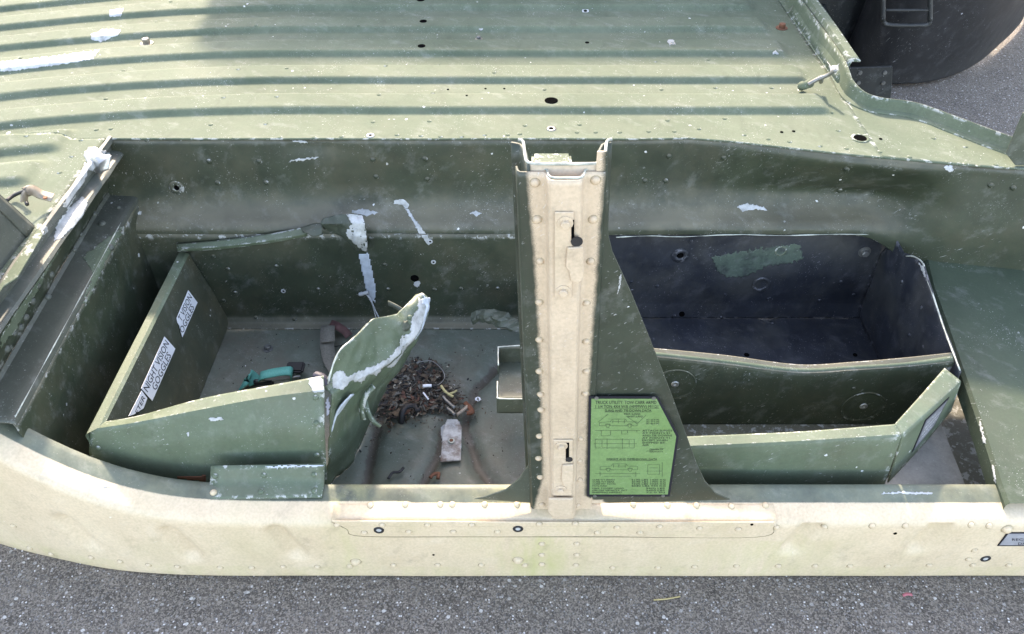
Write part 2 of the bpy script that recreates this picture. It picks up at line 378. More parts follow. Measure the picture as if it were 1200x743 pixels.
ledge = grid_part('rear_ledge', [0.8602, 0.8625] + frange(0.865, 1.5, 0.012), lambda X: (edgeY(X), min(backY(X), 1.0)), 24, ledge_h, M['deck'], B)
# upturned flange along the back of the ledge
fl = [(0.865, 1.93), (0.868, 1.5), (0.872, 1.15), (0.866, 1.05), (0.866, 1.0), (0.885, 0.955), (0.92, 0.925), (1.0, 0.90), (1.075, 0.82), (1.15, 0.735), (1.22, 0.685), (1.5, 0.66)]
rowsF = [[], [], []]
for i, (x, y) in enumerate(fl):
    h = pw([(0, 0.06), (3, 0.055), (5, 0.035), (7, 0.032), (9, 0.034), (12, 0.03)], i)
    nx, ny = (0.004, 0.004)
    rowsF[0].append(Vector((x - 0.012, y - 0.012, ZD + 0.0015))); rowsF[1].append(Vector((x - 0.002, y - 0.002, ZD + 0.006))); rowsF[2].append(Vector((x + nx, y + ny, ZD + h)))
flange = loft('rear_flange', rowsF, M['deck'], B, nu=90, nv=8, thick=0.004, amp=0.001)
flv = loft('raised_flange_cap', [[Vector((0.862, 1.07, 0.602)), Vector((0.862, 1.3, 0.602)), Vector((0.858, 1.56, 0.602))],
      [Vector((0.885, 1.075, 0.665)), Vector((0.888, 1.3, 0.668)), Vector((0.886, 1.56, 0.67))],
      [Vector((0.912, 1.08, 0.662)), Vector((0.914, 1.3, 0.665)), Vector((0.913, 1.56, 0.668))]], M['deck'], B, nu=10, nv=8, thick=0.004)
# --- tunnel wall below the deck edge
def wall_prof(X):
    e = edgeY(X); k = smoothstep(0.86, 1.06, X)
    f = 0.785; g_ = (e + f) / 2
    base = [(e + 0.006, 0.598), (e - 0.003, 0.590), (e - 0.005, 0.57), (g_ - 0.006, 0.51), (f - 0.009, 0.465), (f - 0.021, 0.43), (f - 0.042, 0.412), (f - 0.066, 0.401), (f - 0.078, 0.390), (f - 0.081, 0.375)]
    out = [(e + 0.006, 0.598), (e - 0.003, 0.590), (e - 0.005, 0.57), (e - 0.010, 0.53), (e - 0.015, 0.49), (e - 0.02, 0.45), (e - 0.022, 0.42), (e - 0.022, 0.39), (e - 0.022, 0.35), (e - 0.022, 0.30)]
    return [Vector((X, a[0] * (1 - k) + b[0] * k, a[1] * (1 - k) + b[1] * k)) for a, b in zip(base, out)]
def transpose(rows): return [list(r) for r in zip(*rows)]
st = frange(-1.085, 1.5, 0.05)
def wall_bump(co):
    b = 0.0
    for cx, cz, rx, rz, d in ((-0.48, 0.585, 0.06, 0.03, -0.012), (-0.30, 0.42, 0.12, 0.03, -0.005), (0.55, 0.43, 0.2, 0.04, 0.004), (0.9, 0.45, 0.1, 0.07, 0.006)):
        b += d * math.exp(-((co.x - cx) / rx) ** 2 - ((co.z - cz) / rz) ** 2)
    return b
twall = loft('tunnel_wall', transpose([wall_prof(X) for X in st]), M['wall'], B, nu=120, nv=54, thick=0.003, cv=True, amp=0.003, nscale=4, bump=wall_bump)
lo = []
for X in frange(-1.045, 0.16, 0.06):
    q = 0.703 + 0.0 * X
    lo.append([Vector((X, q, 0.378)), Vector((X, q, 0.30)), Vector((X, q, 0.20)), Vector((X, q - 0.001, 0.105)), Vector((X, q - 0.012, 0.088)), Vector((X, q - 0.03, 0.083))])
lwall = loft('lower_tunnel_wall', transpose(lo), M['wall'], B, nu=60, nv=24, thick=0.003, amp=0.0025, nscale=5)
# --- floor
def seg_d(p, a, b):
    ab = b - a; t = max(0, min(1, (p - a).dot(ab) / ab.length_squared)); return (p - a - ab * t).length
def fp(pts): return [AZ(x, y, 0.08).to_2d() for x, y in pts]
GRO = [fp([(640, 395), (592, 420), (556, 455), (545, 500), (560, 545), (580, 570)]), fp([(520, 500), (515, 530), (500, 555), (490, 575)]), fp([(425, 590), (437, 520), (450, 470)])]
def floor_h(X, Y):
    p = Vector((X, Y)); h = 0.08
    for gl in GRO:
        d = min(seg_d(p, a, b_) for a, b_ in zip(gl, gl[1:]))
        h -= 0.016 * math.exp(-(d / 0.019) ** 2)
    return h + 0.0015 * noise.noise(Vector((X * 6, Y * 6, 9)))
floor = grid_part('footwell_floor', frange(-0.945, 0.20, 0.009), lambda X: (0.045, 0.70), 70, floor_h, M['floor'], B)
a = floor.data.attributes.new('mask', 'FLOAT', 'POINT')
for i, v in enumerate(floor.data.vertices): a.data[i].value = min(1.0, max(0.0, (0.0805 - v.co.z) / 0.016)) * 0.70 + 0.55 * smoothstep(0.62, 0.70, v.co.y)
# --- rocker panel with sill
RY = [(-1.5, 0.19), (-1.134, 0.053), (-1.007, 0.020), (-0.866, -0.010), (-0.75, -0.020), (-0.62, -0.025), (2, -0.025)]
RZ = [(-1.5, 0.80), (-1.13, 0.50), (-1.05, 0.435), (-0.98, 0.38), (-0.90, 0.325), (-0.82, 0.275), (-0.74, 0.240), (-0.65, 0.219), (-0.5, 0.211), (2, 0.211)]
def sm(tab, X): return (pw(tab, X - 0.05) + pw(tab, X - 0.025) + pw(tab, X) + pw(tab, X + 0.025) + pw(tab, X + 0.05)) / 5
DENT = [(AY(92, 622, 0.0), 0.9), (AY(212, 636, -0.02), 1.0), (AY(335, 636, -0.025), 1.0), (AY(940, 630, -0.025), 1.0), (AY(1090, 628, -0.025), 1.1)]
vs, fs, mk = [], [], []
xs = frange(-1.5, 1.5, 0.0085)
for X in xs:
    yb, zt = sm(RY, X), sm(RZ, X)
    pr = [(0.006, 0.004, 1), (0.0, 0.012, 1)] + [(0.0, 0.012 + (zt - 0.032) * i / 22, 1) for i in range(1, 23)]
    pr += [(0.0008, zt - 0.013, 1), (0.004, zt - 0.006, 1), (0.010, zt - 0.0015, 1), (0.016, zt + 0.001, 1), (0.026, zt + 0.004, 1), (0.036, zt + 0.0075, 0.85), (0.044, zt + 0.010, 0.22), (0.052, zt + 0.0125, 0.02), (0.066, zt + 0.016, 0), (0.076, zt + 0.017, 0), (0.080, zt + 0.015, 0), (0.081, zt + 0.006, 0), (0.081, 0.16, 0), (0.081, 0.07, 0)]
    for dy, z, k in pr:
        y = yb + dy
        if k == 1 and dy < 0.003:
            for c, s in DENT:
                # slanting pressed hollow with rounded ends
                sg = -1 if X < 0.3 else 1
                pa_, pb_ = Vector((c.x + sg * 0.012, c.z + 0.035)), Vector((c.x - sg * 0.012, c.z - 0.04))
                dd = seg_d(Vector((X, z)), pa_, pb_)
                if dd < 0.04: y += s * 0.017 * (1 - smoothstep(0.005, 0.030, dd))
            y += 0.0014 * noise.noise(Vector((X * 3.5, z * 6, 0)))
        vs.append((X, y, z)); mk.append(k + (0.22 if (k in (0.85, 0.22) and X < -0.2) else 0))
k = len(pr)
for i in range(len(xs) - 1):
    for j in range(k - 1): fs.append((i * k + j, (i + 1) * k + j, (i + 1) * k + j + 1, i * k + j + 1))
me = mesh('rocker_panel', vs, fs, True); me.set_sharp_from_angle(angle=R(50))
a = me.attributes.new('mask', 'FLOAT', 'POINT')
for i, q in enumerate(mk): a.data[i].value = q
a = me.attributes.new('stain', 'FLOAT', 'POINT')
for i, v in enumerate(vs): a.data[i].value = max(math.exp(-((v[0] - 0.06) / 0.10) ** 2), 0.6 * math.exp(-((v[0] - 0.52) / 0.12) ** 2) * (v[2] < 0.15), 0.5 * math.exp(-((v[0] + 0.33) / 0.05) ** 2), 0.35 * (v[2] < 0.05))
rocker = link('rocker_panel', me, M['rocker'], B); SURF.append(rocker)
# riveted doubler plate over the rocker under the pillar
def RK(px, py, off=0.0015): return AY(px, py, -0.025 - off)
dbl = poly('rocker_doubler', [RK(388, 611), RK(425, 628), RK(885, 629), RK(907, 618), RK(908, 612.5), RK(660, 612.5)], M['tanrock'], B, thick=0.0035, bevel=0.0012)
GRM = plain('seam_grime', (0.20, 0.17, 0.10), 0.8)
tube('seam_grime', [RK(388, 611.5, 0.0005), RK(406, 620, 0.0005), RK(425, 628.6, 0.0005), RK(560, 629.2, 0.0005), RK(720, 629.4, 0.0005), RK(885, 629.6, 0.0005), RK(907.5, 618.5, 0.0005)], 0.0006, GRM, B, 5, 6)
pts0 = [AY(391, 589.5, 0.012), AY(907, 589.5, 0.012)]
dtop = loft('sill_doubler', [[Vector((pts0[0].x, 0.013, 0.2195)), Vector((pts0[1].x, 0.013, 0.2195))], [Vector((pts0[0].x, -0.004, 0.2165)), Vector((pts0[1].x, -0.004, 0.2165))],
        [Vector((pts0[0].x, -0.016, 0.213)), Vector((pts0[1].x, -0.016, 0.213))], [Vector((pts0[0].x, -0.0245, 0.206)), Vector((pts0[1].x, -0.0245, 0.206))], [Vector((pts0[0].x, -0.0268, 0.2)), Vector((pts0[1].x, -0.0268, 0.2))]],
        M['tanrock'], B, nu=30, nv=12, thick=0.002, cu=False, cv=True, amp=0.0004)
# --- pillar
def Xc(Z): return 0.070 + 0.030 * (1.0 - Z) / 0.75
LB = [(195, 617), (260, 622), (300, 626), (430, 633), (560, 636), (600, 625), (620, 600)]
RB = [(195, 708), (300, 701), (350, 697), (430, 692), (460, 690), (582, 686), (596, 720)]
def proj(co):
    d = co - CAM; dep = d.y * _cp - d.z * _sp; up = d.y * _sp + d.z * _cp
    return 600 + FPX * d.x / dep, 371.5 - FPX * up / dep
# overspray limits as world X over height, measured on the pillar plane
LBX = [(AY(x, y, 0.0).z, AY(x, y, 0.0).x) for y, x in LB][::-1]; RBX = [(AY(x, y, 0.0).z, AY(x, y, 0.0).x) for y, x in RB][::-1]
def pil_mask(co):
    l = (co.x - pw(LBX, co.z)) / 0.02; r = (pw(RBX, co.z) - co.x) / 0.02
    return max(0.0, min(1.0, 0.5 + min(l, r) * 0.5))
sec = [(-0.066, 0.016), (-0.064, 0.004), (-0.060, 0.0), (-0.045, 0.0), (-0.030, 0.0), (-0.026, -0.003), (-0.022, -0.017), (-0.019, -0.020), (0.0, -0.0205), (0.019, -0.020), (0.022, -0.017), (0.026, -0.003), (0.030, 0.0), (0.045, 0.0), (0.054, 0.0), (0.057, 0.004), (0.058, 0.016)]
rows = []
for Z in [0.205, 0.3, 0.45, 0.6, 0.75, 0.9, 0.992]:
    rows.append([Vector((Xc(Z) + dx, 0.002 + dy, Z - (0.0 if Z < 0.9 else (0.0)))) for dx, dy in sec])
pillar = loft('door_pillar', rows, M['mixed'], B, nu=64, nv=60, thick=0.003, cu=False, amp=0.0005, mask=pil_mask)
# foot of the rib laps over the sill
Zt = 0.212
foot = poly('pillar_foot', [AY(643, 585, -0.0285), AY(642, 600, -0.0285), AY(646, 605, -0.0285), AY(668, 605, -0.0285), AY(671.5, 600, -0.0285), AY(672, 585, -0.0285)], M['tan'], B, thick=0.006, bevel=0.002)
# channel behind the pillar, open at its cut top
def uwall(nm, s, x0):
    r0 = []
    for Z in (0.23, 0.5, 0.8, 1.0):
        xx = Xc(Z) + x0
        r0.append([Vector((xx, 0.006, Z)), Vector((xx + s * 0.004, 0.045, Z)), Vector((xx + s * 0.010, 0.062, Z)), Vector((xx + s * 0.022, 0.066, Z))])
    return loft(nm, r0, M['mixed'], B, nu=14, nv=20, thick=0.004, cu=False, amp=0.0004, mask=lambda c: 0.0)
uwall('pillar_channel_side', -1, -0.050); uwall('pillar_channel_side', 1, 0.048)
ub = [[Vector((Xc(Z) - 0.050, 0.008, Z)), Vector((Xc(Z), 0.008, Z)), Vector((Xc(Z) + 0.048, 0.008, Z))] for Z in (0.8, 1.0)]
loft('pillar_channel_web', ub, M['tan'], B, nu=4, nv=4, thick=0.004, amp=0)
for q in ([(612, 166), (614, 178), (619, 190), (640, 192.5), (680, 192.5), (703, 190), (710, 178), (713, 166)],):
    tube('bare_cut_edge', [AZ(x, y, 1.001) for x, y in [(607, 164), (613, 166), (615, 180), (619, 190.5), (640, 192), (680, 192), (703, 190.5), (709, 180), (711, 166), (717, 163)]], 0.0022, M['edge'], B, seg=6, steps=3)
tube('bare_cut_edge', [AZ(x, y, 0.993) for x, y in [(617, 194), (636, 197.5), (641, 199.5), (645, 207.5), (664, 208.5), (682, 207.5), (686, 199.5), (691, 197.5), (709, 195)]], 0.0017, M['edge'], B, seg=6, steps=3)
pc = AZ(646, 178, 0.985)
boxm('pillar_filler_post', Vector((pc.x, 0.042, 0.80)), (0.056, 0.05, 0.37), M['deck'], B, bevel=0.004, surf=True)
# --- gusset plate with the fillets into the sill
def GU(px, py): return AY(px, py, 0.006)
gpts = [(700, 178), (712, 178), (713, 215), (713, 275), (718, 296), (740, 344), (762, 398), (785, 457), (808, 520), (817, 545), (826, 564), (838, 578), (856, 586), (700, 590), (670, 590)]
gus = poly('gusset_plate', [GU(*q) for q in gpts], M['mixed'], B, thick=0.004, bevel=0.001, mask=None)
me = gus.data
bm = bmesh.new(); bm.from_mesh(me); 
for _ in range(3): bmesh.ops.subdivide_edges(bm, edges=[e for e in bm.edges if e.calc_length() > 0.02], cuts=1, use_grid_fill=True)
bmesh.ops.triangulate(bm, faces=[f for f in bm.faces if len(f.verts) > 4]); bm.to_mesh(me); bm.free()
a = me.attributes.new('mask', 'FLOAT', 'POINT')
for i, v in enumerate(me.vertices): a.data[i].value = pil_mask(v.co)
fil = poly('pillar_fillet', [AY(x, y, 0.008) for x, y in [(624, 440), (627, 500), (626, 525), (619, 546), (608, 562), (593, 574), (570, 582), (555, 585), (660, 592), (660, 440)]], M['green'], B, thick=0.004, bevel=0.001)
# sill rises over these feet
# --- latch strikers on the pillar rib
HEX = None
def bolt(px, py, obj_parent, on, r=0.0075, h=0.007, m=None, wash=True):
    n = on[1]; p = on[0]
    vs, fs = lathe([(r * 1.7, 0), (r * 1.7, 0.0018), (r * 0.6, 0.0022)] if wash else [(r * 1.05, 0), (r, 0.001)], 14)
    vs2, fs2 = lathe([(r, 0.0015), (r, h * 0.85), (r * 0.85, h)], 6)
    k = len(vs); vs = vs + vs2; fs = fs + [tuple(i + k for i in f) for f in fs2]
    q = n.to_track_quat('Z', 'Y').to_matrix().to_4x4()
    vs = [Matrix.Translation(p) @ q @ Vector(v) for v in vs]
    return link('bolt', mesh('bolt', vs, fs), m or M['tan'], obj_parent)
YR = -0.0195
def strike(y0, y1, xa, xb, xa2, xb2, hook):
    P = poly('striker_plate', [AY(xa, y0, YR - 0.003), AY(xb, y0, YR - 0.003), AY(xb2, y1, YR - 0.003), AY(xa2, y1, YR - 0.003)], M['tan'], B, thick=0.003, bevel=0.001)
    poly('hook', [AY(x, y, YR - 0.008) for x, y in hook], M['tan'], P, thick=0.0045, bevel=0.0012)
    return P
P1 = strike(249, 350, 650, 672.5, 650, 670, [(665, 291), (683, 290), (684, 318), (683, 328), (678, 332), (669, 330), (667, 318), (663, 314)])
P2 = strike(516, 581, 648.5, 671.5, 648.5, 670, [(659, 546), (672, 545), (671.5, 566), (669, 572), (661, 570), (658, 563)])
NY = Vector((0, -1, 0))
for px, py, P in ((662.5, 261, P1), (660, 341, P1), (658, 522, P2), (657, 573, P2)): bolt(px, py, P, (AY(px, py, YR - 0.003), NY), 0.0065, 0.008)
for (x0, y0, x1, y1), P in (((669.5, 258, 673, 282), P1), ((663, 519, 667, 541), P2)):
    poly('slot', [AY(x0, y0, YR - 0.0036), AY(x1, y0, YR - 0.0036), AY(x1, y1, YR - 0.0036), AY(x0, y1, YR - 0.0036)], M['hole'], P, thick=0.0008, bevel=0)
def disc(name, p, n, r, m, parent, th=0.0008, seg=16, sq=1.0):
    vs, fs = lathe([(r, -th * 0.5), (r, th), ], seg)
    q = n.to_track_quat('Z', 'Y').to_matrix().to_4x4()
    return link(name, mesh(name, [Matrix.Translation(p) @ q @ Vector((v[0], v[1] * sq, v[2])) for v in vs], fs), m, parent)
disc('lock_hole', AY(676, 283, YR - 0.004), NY, 0.0085, M['black'], P1)
disc('lock_hole', AY(667, 538.5, YR - 0.004), NY, 0.0065, M['black'], P2)

# --- front bulkhead (running away from the viewer at the tub's front end)
csec = [(-0.972, 0.600), (-0.966, 0.606), (-0.957, 0.605), (-0.955, 0.592), (-0.965, 0.582), (-0.966, 0.572), (-0.944, 0.566), (-0.940, 0.560), (-0.947, 0.552), (-0.974, 0.546), (-0.995, 0.50), (-1.012, 0.456), (-1.006, 0.449), (-0.948, 0.446), (-0.940, 0.443), (-0.938, 0.434), (-0.936, 0.30), (-0.934, 0.07)]
rb = []
for Y in (0.062, 0.15, 0.3, 0.45, 0.6, 0.705, 0.79):
    rb.append([Vector((x, Y, z - (0.035 * max(0, 1 - (Y - 0.085) / 0.6) if 0.42 < z < 0.47 else 0))) for x, z in csec])
rbt = transpose(rb)
bulk = loft('bulkhead_flange', rbt[0:9], M['bulk'], B, nu=60, nv=32, thick=0.003, amp=0.003, nscale=9)
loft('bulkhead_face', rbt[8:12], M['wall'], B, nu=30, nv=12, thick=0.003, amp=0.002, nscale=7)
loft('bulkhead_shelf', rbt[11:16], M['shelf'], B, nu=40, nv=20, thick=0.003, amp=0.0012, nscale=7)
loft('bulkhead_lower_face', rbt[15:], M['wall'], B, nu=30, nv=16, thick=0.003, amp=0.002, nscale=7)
tube('bare_shelf_edge', [Vector((-0.9415, Y, 0.4455 - 0.035 * max(0, 1 - (Y - 0.085) / 0.6))) for Y in (0.075, 0.2, 0.35, 0.5, 0.66)], lambda t: 0.0009 + 0.0006 * math.sin(t * 23), M['edge'], B, 6, 8)
cow = poly('cowl_plate', [AX(x, y, -0.985) for x, y in [(-40, 195), (0, 227), (43, 266), (36, 284), (0, 334), (-50, 400)]], M['bulk'], B, thick=0.004)
loft('cowl_plate_band', [[AX(x, y, -0.982) for x, y in [(-40, 197), (0, 229), (42, 267)]], [AX(x, y, -0.982) for x, y in [(-40, 212), (0, 246), (35, 281)]]], M['bulk'], B, nu=6, nv=4, thick=0.003, amp=0)
cow2 = poly('cowl_strip', [AZ(x, y, 0.612) for x, y in [(44, 268), (52, 271), (20, 325), (4, 335), (-40, 400), (-50, 390), (0, 333)]], M['deck'], B, thick=0.003)

# --- torn stowage compartment in the front footwell
cleft = loft('compartment_side', [[Vector((-0.848, 0.10, 0.10)), Vector((-0.846, 0.70, 0.10))], [Vector((-0.848, 0.10, 0.325)), Vector((-0.846, 0.70, 0.325))], [Vector((-0.843, 0.10, 0.331)), Vector((-0.842, 0.70, 0.331))],
     [Vector((-0.826, 0.115, 0.331)), Vector((-0.824, 0.69, 0.331))], [Vector((-0.820, 0.118, 0.326)), Vector((-0.818, 0.69, 0.326))]], M['panel'], B, nu=20, nv=20, thick=0.0, cu=False, amp=0.001, toward=Vector((0, 0.3, 1.0)))
loft('compartment_side_face', [[Vector((-0.820, 0.118, 0.326)), Vector((-0.818, 0.69, 0.326))],
     [Vector((-0.80, 0.12, 0.20)), Vector((-0.795, 0.70, 0.20))], [Vector((-0.780, 0.12, 0.083)), Vector((-0.775, 0.70, 0.083))]], M['side'], B, nu=20, nv=30, thick=0.0, cu=False, amp=0.0015, toward=Vector((0, 0.3, 1.0)))
crim = loft('compartment_rear_rim', [[AY(x, y, 0.694) for x, y in [(206, 286), (260, 281), (320, 273), (358, 265)]], [AY(x, y, 0.672) for x, y in [(208, 292), (262, 289), (322, 281), (360, 274)]], [AY(x, y + 3, 0.675) for x, y in [(208, 292), (262, 289), (322, 281), (360, 274)]]],
     M['panel'], B, nu=16, nv=8, thick=0.003, amp=0.001)
rag = loft('torn_rim_end', [[AY(352, 267, 0.69), AY(366, 262, 0.69), AY(379, 261, 0.692)], [AY(354, 271, 0.67), AY(366, 269, 0.672), AY(378, 267, 0.675)], [AY(357, 272, 0.664), AY(368, 277, 0.66), AY(378, 275, 0.67)]], M['green'], B, nu=10, nv=10, amp=0.003, nscale=30)
rag2 = loft('torn_sheet_tab', [[AY(380, 256, 0.69), AY(392, 252, 0.685), AY(414, 250, 0.68), AY(425, 252, 0.68)], [AY(377, 262, 0.68), AY(395, 262, 0.67), AY(415, 262, 0.66), AY(428, 262, 0.66)], [AY(380, 268, 0.69), AY(396, 276, 0.68), AY(416, 280, 0.65), AY(430, 278, 0.655)], [AY(402, 270, 0.695), AY(404, 281, 0.69), AY(418, 293, 0.67), AY(432, 297, 0.685)]], M['green'], B, nu=15, nv=15, cu=False, amp=0.007, nscale=34)
cfront = loft('compartment_front', [[AY(107, 496, 0.135), AY(160, 488, 0.140), AY(235, 467, 0.165), AY(310, 453, 0.178), AY(379, 440, 0.19)],
     [AY(105, 503, 0.113), AY(160, 495, 0.117), AY(235, 480, 0.135), AY(310, 466, 0.150), AY(380, 457, 0.160)],
     [AY(105, 506, 0.110), AY(160, 498, 0.114), AY(235, 484, 0.132), AY(310, 470, 0.147), AY(380, 461, 0.157)],
     [AY(104, 530, 0.098), AY(160, 525, 0.100), AY(235, 515, 0.110), AY(310, 506, 0.118), AY(380, 500, 0.122)],
     [Vector((AY(104, 560, 0.085).x, 0.085, 0.15)), Vector((AY(160, 572, 0.085).x, 0.085, 0.15)), Vector((AY(235, 572, 0.085).x, 0.085, 0.15)), Vector((AY(310, 572, 0.085).x, 0.085, 0.15)), Vector((AY(382, 572, 0.085).x, 0.085, 0.15))]],
     M['panel'], B, nu=30, nv=32, thick=0.003, amp=0.0012)
brk = loft('riveted_strap', [[AY(247, 546, 0.072), AY(380, 544, 0.072)], [AZ(246, 566, 0.2345), AZ(380, 565, 0.2345)], [AZ(243, 585, 0.2265), AZ(377, 583, 0.2265)]], M['panel'], B, nu=10, nv=9, thick=0.003, cu=False, amp=0.0006)
# bring the strap onto the sill
crush = loft('crumpled_cross_panel', [
     [AY(378, 455, 0.185), AY(396, 414, 0.22), AY(416, 393, 0.275), AY(438, 373, 0.33), AY(464, 369, 0.38), AY(487, 346, 0.455)],
     [AY(384, 458, 0.180), AY(405, 428, 0.225), AY(425, 410, 0.27), AY(450, 390, 0.33), AY(478, 375, 0.385), AY(495, 344, 0.46)],
     [AY(388, 462, 0.175), AY(412, 448, 0.215), AY(440, 434, 0.26), AY(468, 414, 0.325), AY(492, 385, 0.40), AY(503, 351, 0.462)],
     [AY(387, 480, 0.165), AY(408, 468, 0.215), AY(437, 448, 0.275), AY(464, 426, 0.34), AY(489, 396, 0.41), AY(502, 358, 0.466)],
     [AY(385, 525, 0.150), AY(410, 508, 0.215), AY(437, 470, 0.30), AY(458, 440, 0.36), AY(484, 406, 0.42), AY(500, 366, 0.468)],
     [AZ(382, 572, 0.082), AZ(414, 540, 0.082), AY(438, 486, 0.36), AY(455, 450, 0.38), AY(480, 414, 0.43), AY(498, 372, 0.47)]],
     M['panel'], B, nu=50, nv=40, thick=0.002, cu=False, cv=False, amp=0.002, nscale=22, bump=lambda c: 0.011 * abs(noise.noise(c * 13)) - 0.006 * abs(noise.noise(c * 31 + Vector((3, 1, 2)))))
knob = loft('crushed_boss', [[AY(452, 392, 0.365), AY(460, 378, 0.38), AY(474, 368, 0.40), AY(486, 366, 0.42)], [AY(453, 396, 0.35), AY(464, 386, 0.362), AY(478, 376, 0.38), AY(487, 372, 0.41)], [AY(458, 399, 0.355), AY(468, 394, 0.362), AY(480, 388, 0.38), AY(488, 380, 0.405)]], M['green'], B, nu=16, nv=14, cv=True, amp=0.009, nscale=40)
ribbon('torn_strip', [AY(455, 355, 0.44), AY(465, 360, 0.42), AY(474, 366, 0.41)], 0.012, M['green'], B, thick=0.002, wdir=Vector((0, 0.3, 1)))
for pts, wd in (([(438, 452, 0.25), (428, 464, 0.235), (424, 480, 0.225), (426, 492, 0.215)], 0.013), ([(428, 468, 0.24), (431, 482, 0.22), (438, 494, 0.205), (446, 500, 0.20)], 0.010)):
    ribbon('torn_strip', [AY(*q) for q in pts], wd, M['panel'], B, thick=0.002, wdir=Vector((1, 0.2, 0.3)), twist=0.45)
tube('rolled_tip', [AY(497, 349, 0.458), AY(497, 362, 0.442), AY(491, 382, 0.412), AY(483, 396, 0.388)], lambda t: 0.0125 - 0.004 * t, M['primerblue'], B, 10, 5, jit=0.35)
tube('bare_fold_edge', [AY(384, 450, 0.184), AY(396, 414, 0.22), AY(417, 394, 0.275), AY(437, 374, 0.33)], 0.0017, M['edge'], B, 6, 6, jit=0.8)
flap = loft('split_flap', [[AY(415, 462, 0.21), AY(403, 478, 0.20), AY(392, 500, 0.185)], [AY(412, 463, 0.19), AY(396, 482, 0.175), AY(387, 512, 0.155)]], M['primerblue'], B, nu=8, nv=4, amp=0.002, nscale=20)
# small open tray fixed beside the pillar
tx0, tx1 = AY(584, 445, 0.33).x, AY(622, 445, 0.33).x
ty0, ty1, tz0, tz1 = 0.265, 0.385, 0.205, 0.262
def traywall(nm, a, b, z0, z1): return poly(nm, [Vector((a[0], a[1], z0)), Vector((b[0], b[1], z0)), Vector((b[0], b[1], z1)), Vector((a[0], a[1], z1))], M['green'], B, thick=0.003, bevel=0.0006)
tA = AZ(584, 408, 0.262); tB = AZ(584, 466, 0.262)
traywall('tray_front', (tx0, tB.y), (tx1, tB.y), 0.21, 0.262); traywall('tray_rear', (tx0, tA.y), (tx1, tA.y), 0.21, 0.262)
for y0, y1 in ((tB.y + 0.001, tB.y + 0.035), (tA.y - 0.035, tA.y - 0.001)): traywall('tray_side', (tx0 + 0.0, y0), (tx0, y1), 0.21, 0.262)
poly('tray_base', [Vector((tx0, tB.y, 0.215)), Vector((tx1, tB.y, 0.215)), Vector((tx1, tA.y, 0.215)), Vector((tx0, tA.y, 0.215))], M['green'], B, thick=0.003)
tube('bare_tray_edge', [AZ(584, 428, 0.2635), AZ(584, 409, 0.2635), AZ(587, 406.5, 0.2635), AZ(618, 404.5, 0.2635)], 0.0016, M['edge'], B, 6, 4)
tube('bare_tray_edge', [AZ(583, 447, 0.2635), AZ(583, 463, 0.2635), AZ(586, 467, 0.2635), AZ(618, 467.5, 0.2635)], 0.0016, M['edge'], B, 6, 4)
crtube = tube('crumpled_metal_roll', [AY(556, 371, 0.60), AY(572, 369, 0.58), AY(592, 376, 0.55), AY(612, 383, 0.53), AY(650, 390, 0.5)], lambda t: 0.018 + 0.004 * t, M['green'], B, seg=9, steps=4, flat=0.7, jit=0.9)
for p_ in crtube.data.polygons: p_.use_smooth = False
SURF.append(crtube)
# --- rear footwell: dark box, inner wall, front tray
navy = loft('battery_box_rear', [[Vector((0.08, 0.728, 0.388)), Vector((0.5, 0.728, 0.388)), Vector((0.965, 0.728, 0.388))], [Vector((0.08, 0.726, 0.13)), Vector((0.5, 0.726, 0.13)), Vector((0.965, 0.726, 0.13))], [Vector((0.08, 0.715, 0.085)), Vector((0.5, 0.715, 0.085)), Vector((0.965, 0.715, 0.085))]], M['navy'], B, nu=30, nv=24, amp=0.003, nscale=6)
nfl = grid_part('battery_box_floor', frange(0.06, 0.97, 0.014), lambda X: (0.29, 0.727), 36, lambda X, Y: 0.083 + 0.004 * math.sin(X * 60) * smoothstep(0.5, 0.8, math.sin(X * 20)) + 0.002 * noise.noise(Vector((X * 8, Y * 8, 2))), M['navy'], B)
nr = loft('battery_box_end', [[AX(1047, 275, 0.957), AX(1058, 296, 0.957), AX(1068, 299, 0.957), AX(1082, 308, 0.957), AX(1092, 340, 0.957), AX(1108, 390, 0.960), AX(1125, 436, 0.965)],
     [Vector((0.958, 0.74, 0.25)), Vector((0.958, 0.66, 0.25)), Vector((0.958, 0.60, 0.25)), Vector((0.958, 0.53, 0.25)), Vector((0.96, 0.45, 0.25)), Vector((0.96, 0.36, 0.25)), Vector((0.965, 0.275, 0.25))],
     [Vector((0.958, 0.74, 0.08)), Vector((0.958, 0.66, 0.08)), Vector((0.958, 0.60, 0.08)), Vector((0.958, 0.53, 0.08)), Vector((0.96, 0.45, 0.08)), Vector((0.96, 0.36, 0.08)), Vector((0.965, 0.275, 0.08))]], M['navy'], B, nu=36, nv=20, cu=False, amp=0.003, nscale=9)
tube('bare_box_edge', [AX(x, y, 0.957) for x, y in [(1062, 300), (1072, 301), (1082, 309), (1084, 320), (1093, 345), (1108, 390), (1125, 434)]], 0.0017, M['edge'], B, 6, 5, jit=0.6)
nwall = loft('battery_box_front', [[AY(x, y - 7, 0.322) for x, y in [(690, 410), (765, 415), (850, 423), (935, 434), (1000, 431), (1060, 426), (1116, 420)]],
     [AY(x, y, 0.303) for x, y in [(690, 413), (765, 418), (850, 427), (935, 437), (1000, 434), (1060, 430), (1118, 424)]],
     [AY(x, y + 3, 0.301) for x, y in [(690, 413), (765, 418), (850, 427), (935, 437), (1000, 434), (1060, 430), (1118, 424)]],
     [Vector((AY(x, y, 0.301).x, 0.301, 0.10)) for x, y in [(690, 413), (765, 418), (850, 427), (935, 437), (1000, 434), (1060, 430), (1112, 424)]]], M['wall'], B, nu=40, nv=30, amp=0.001)
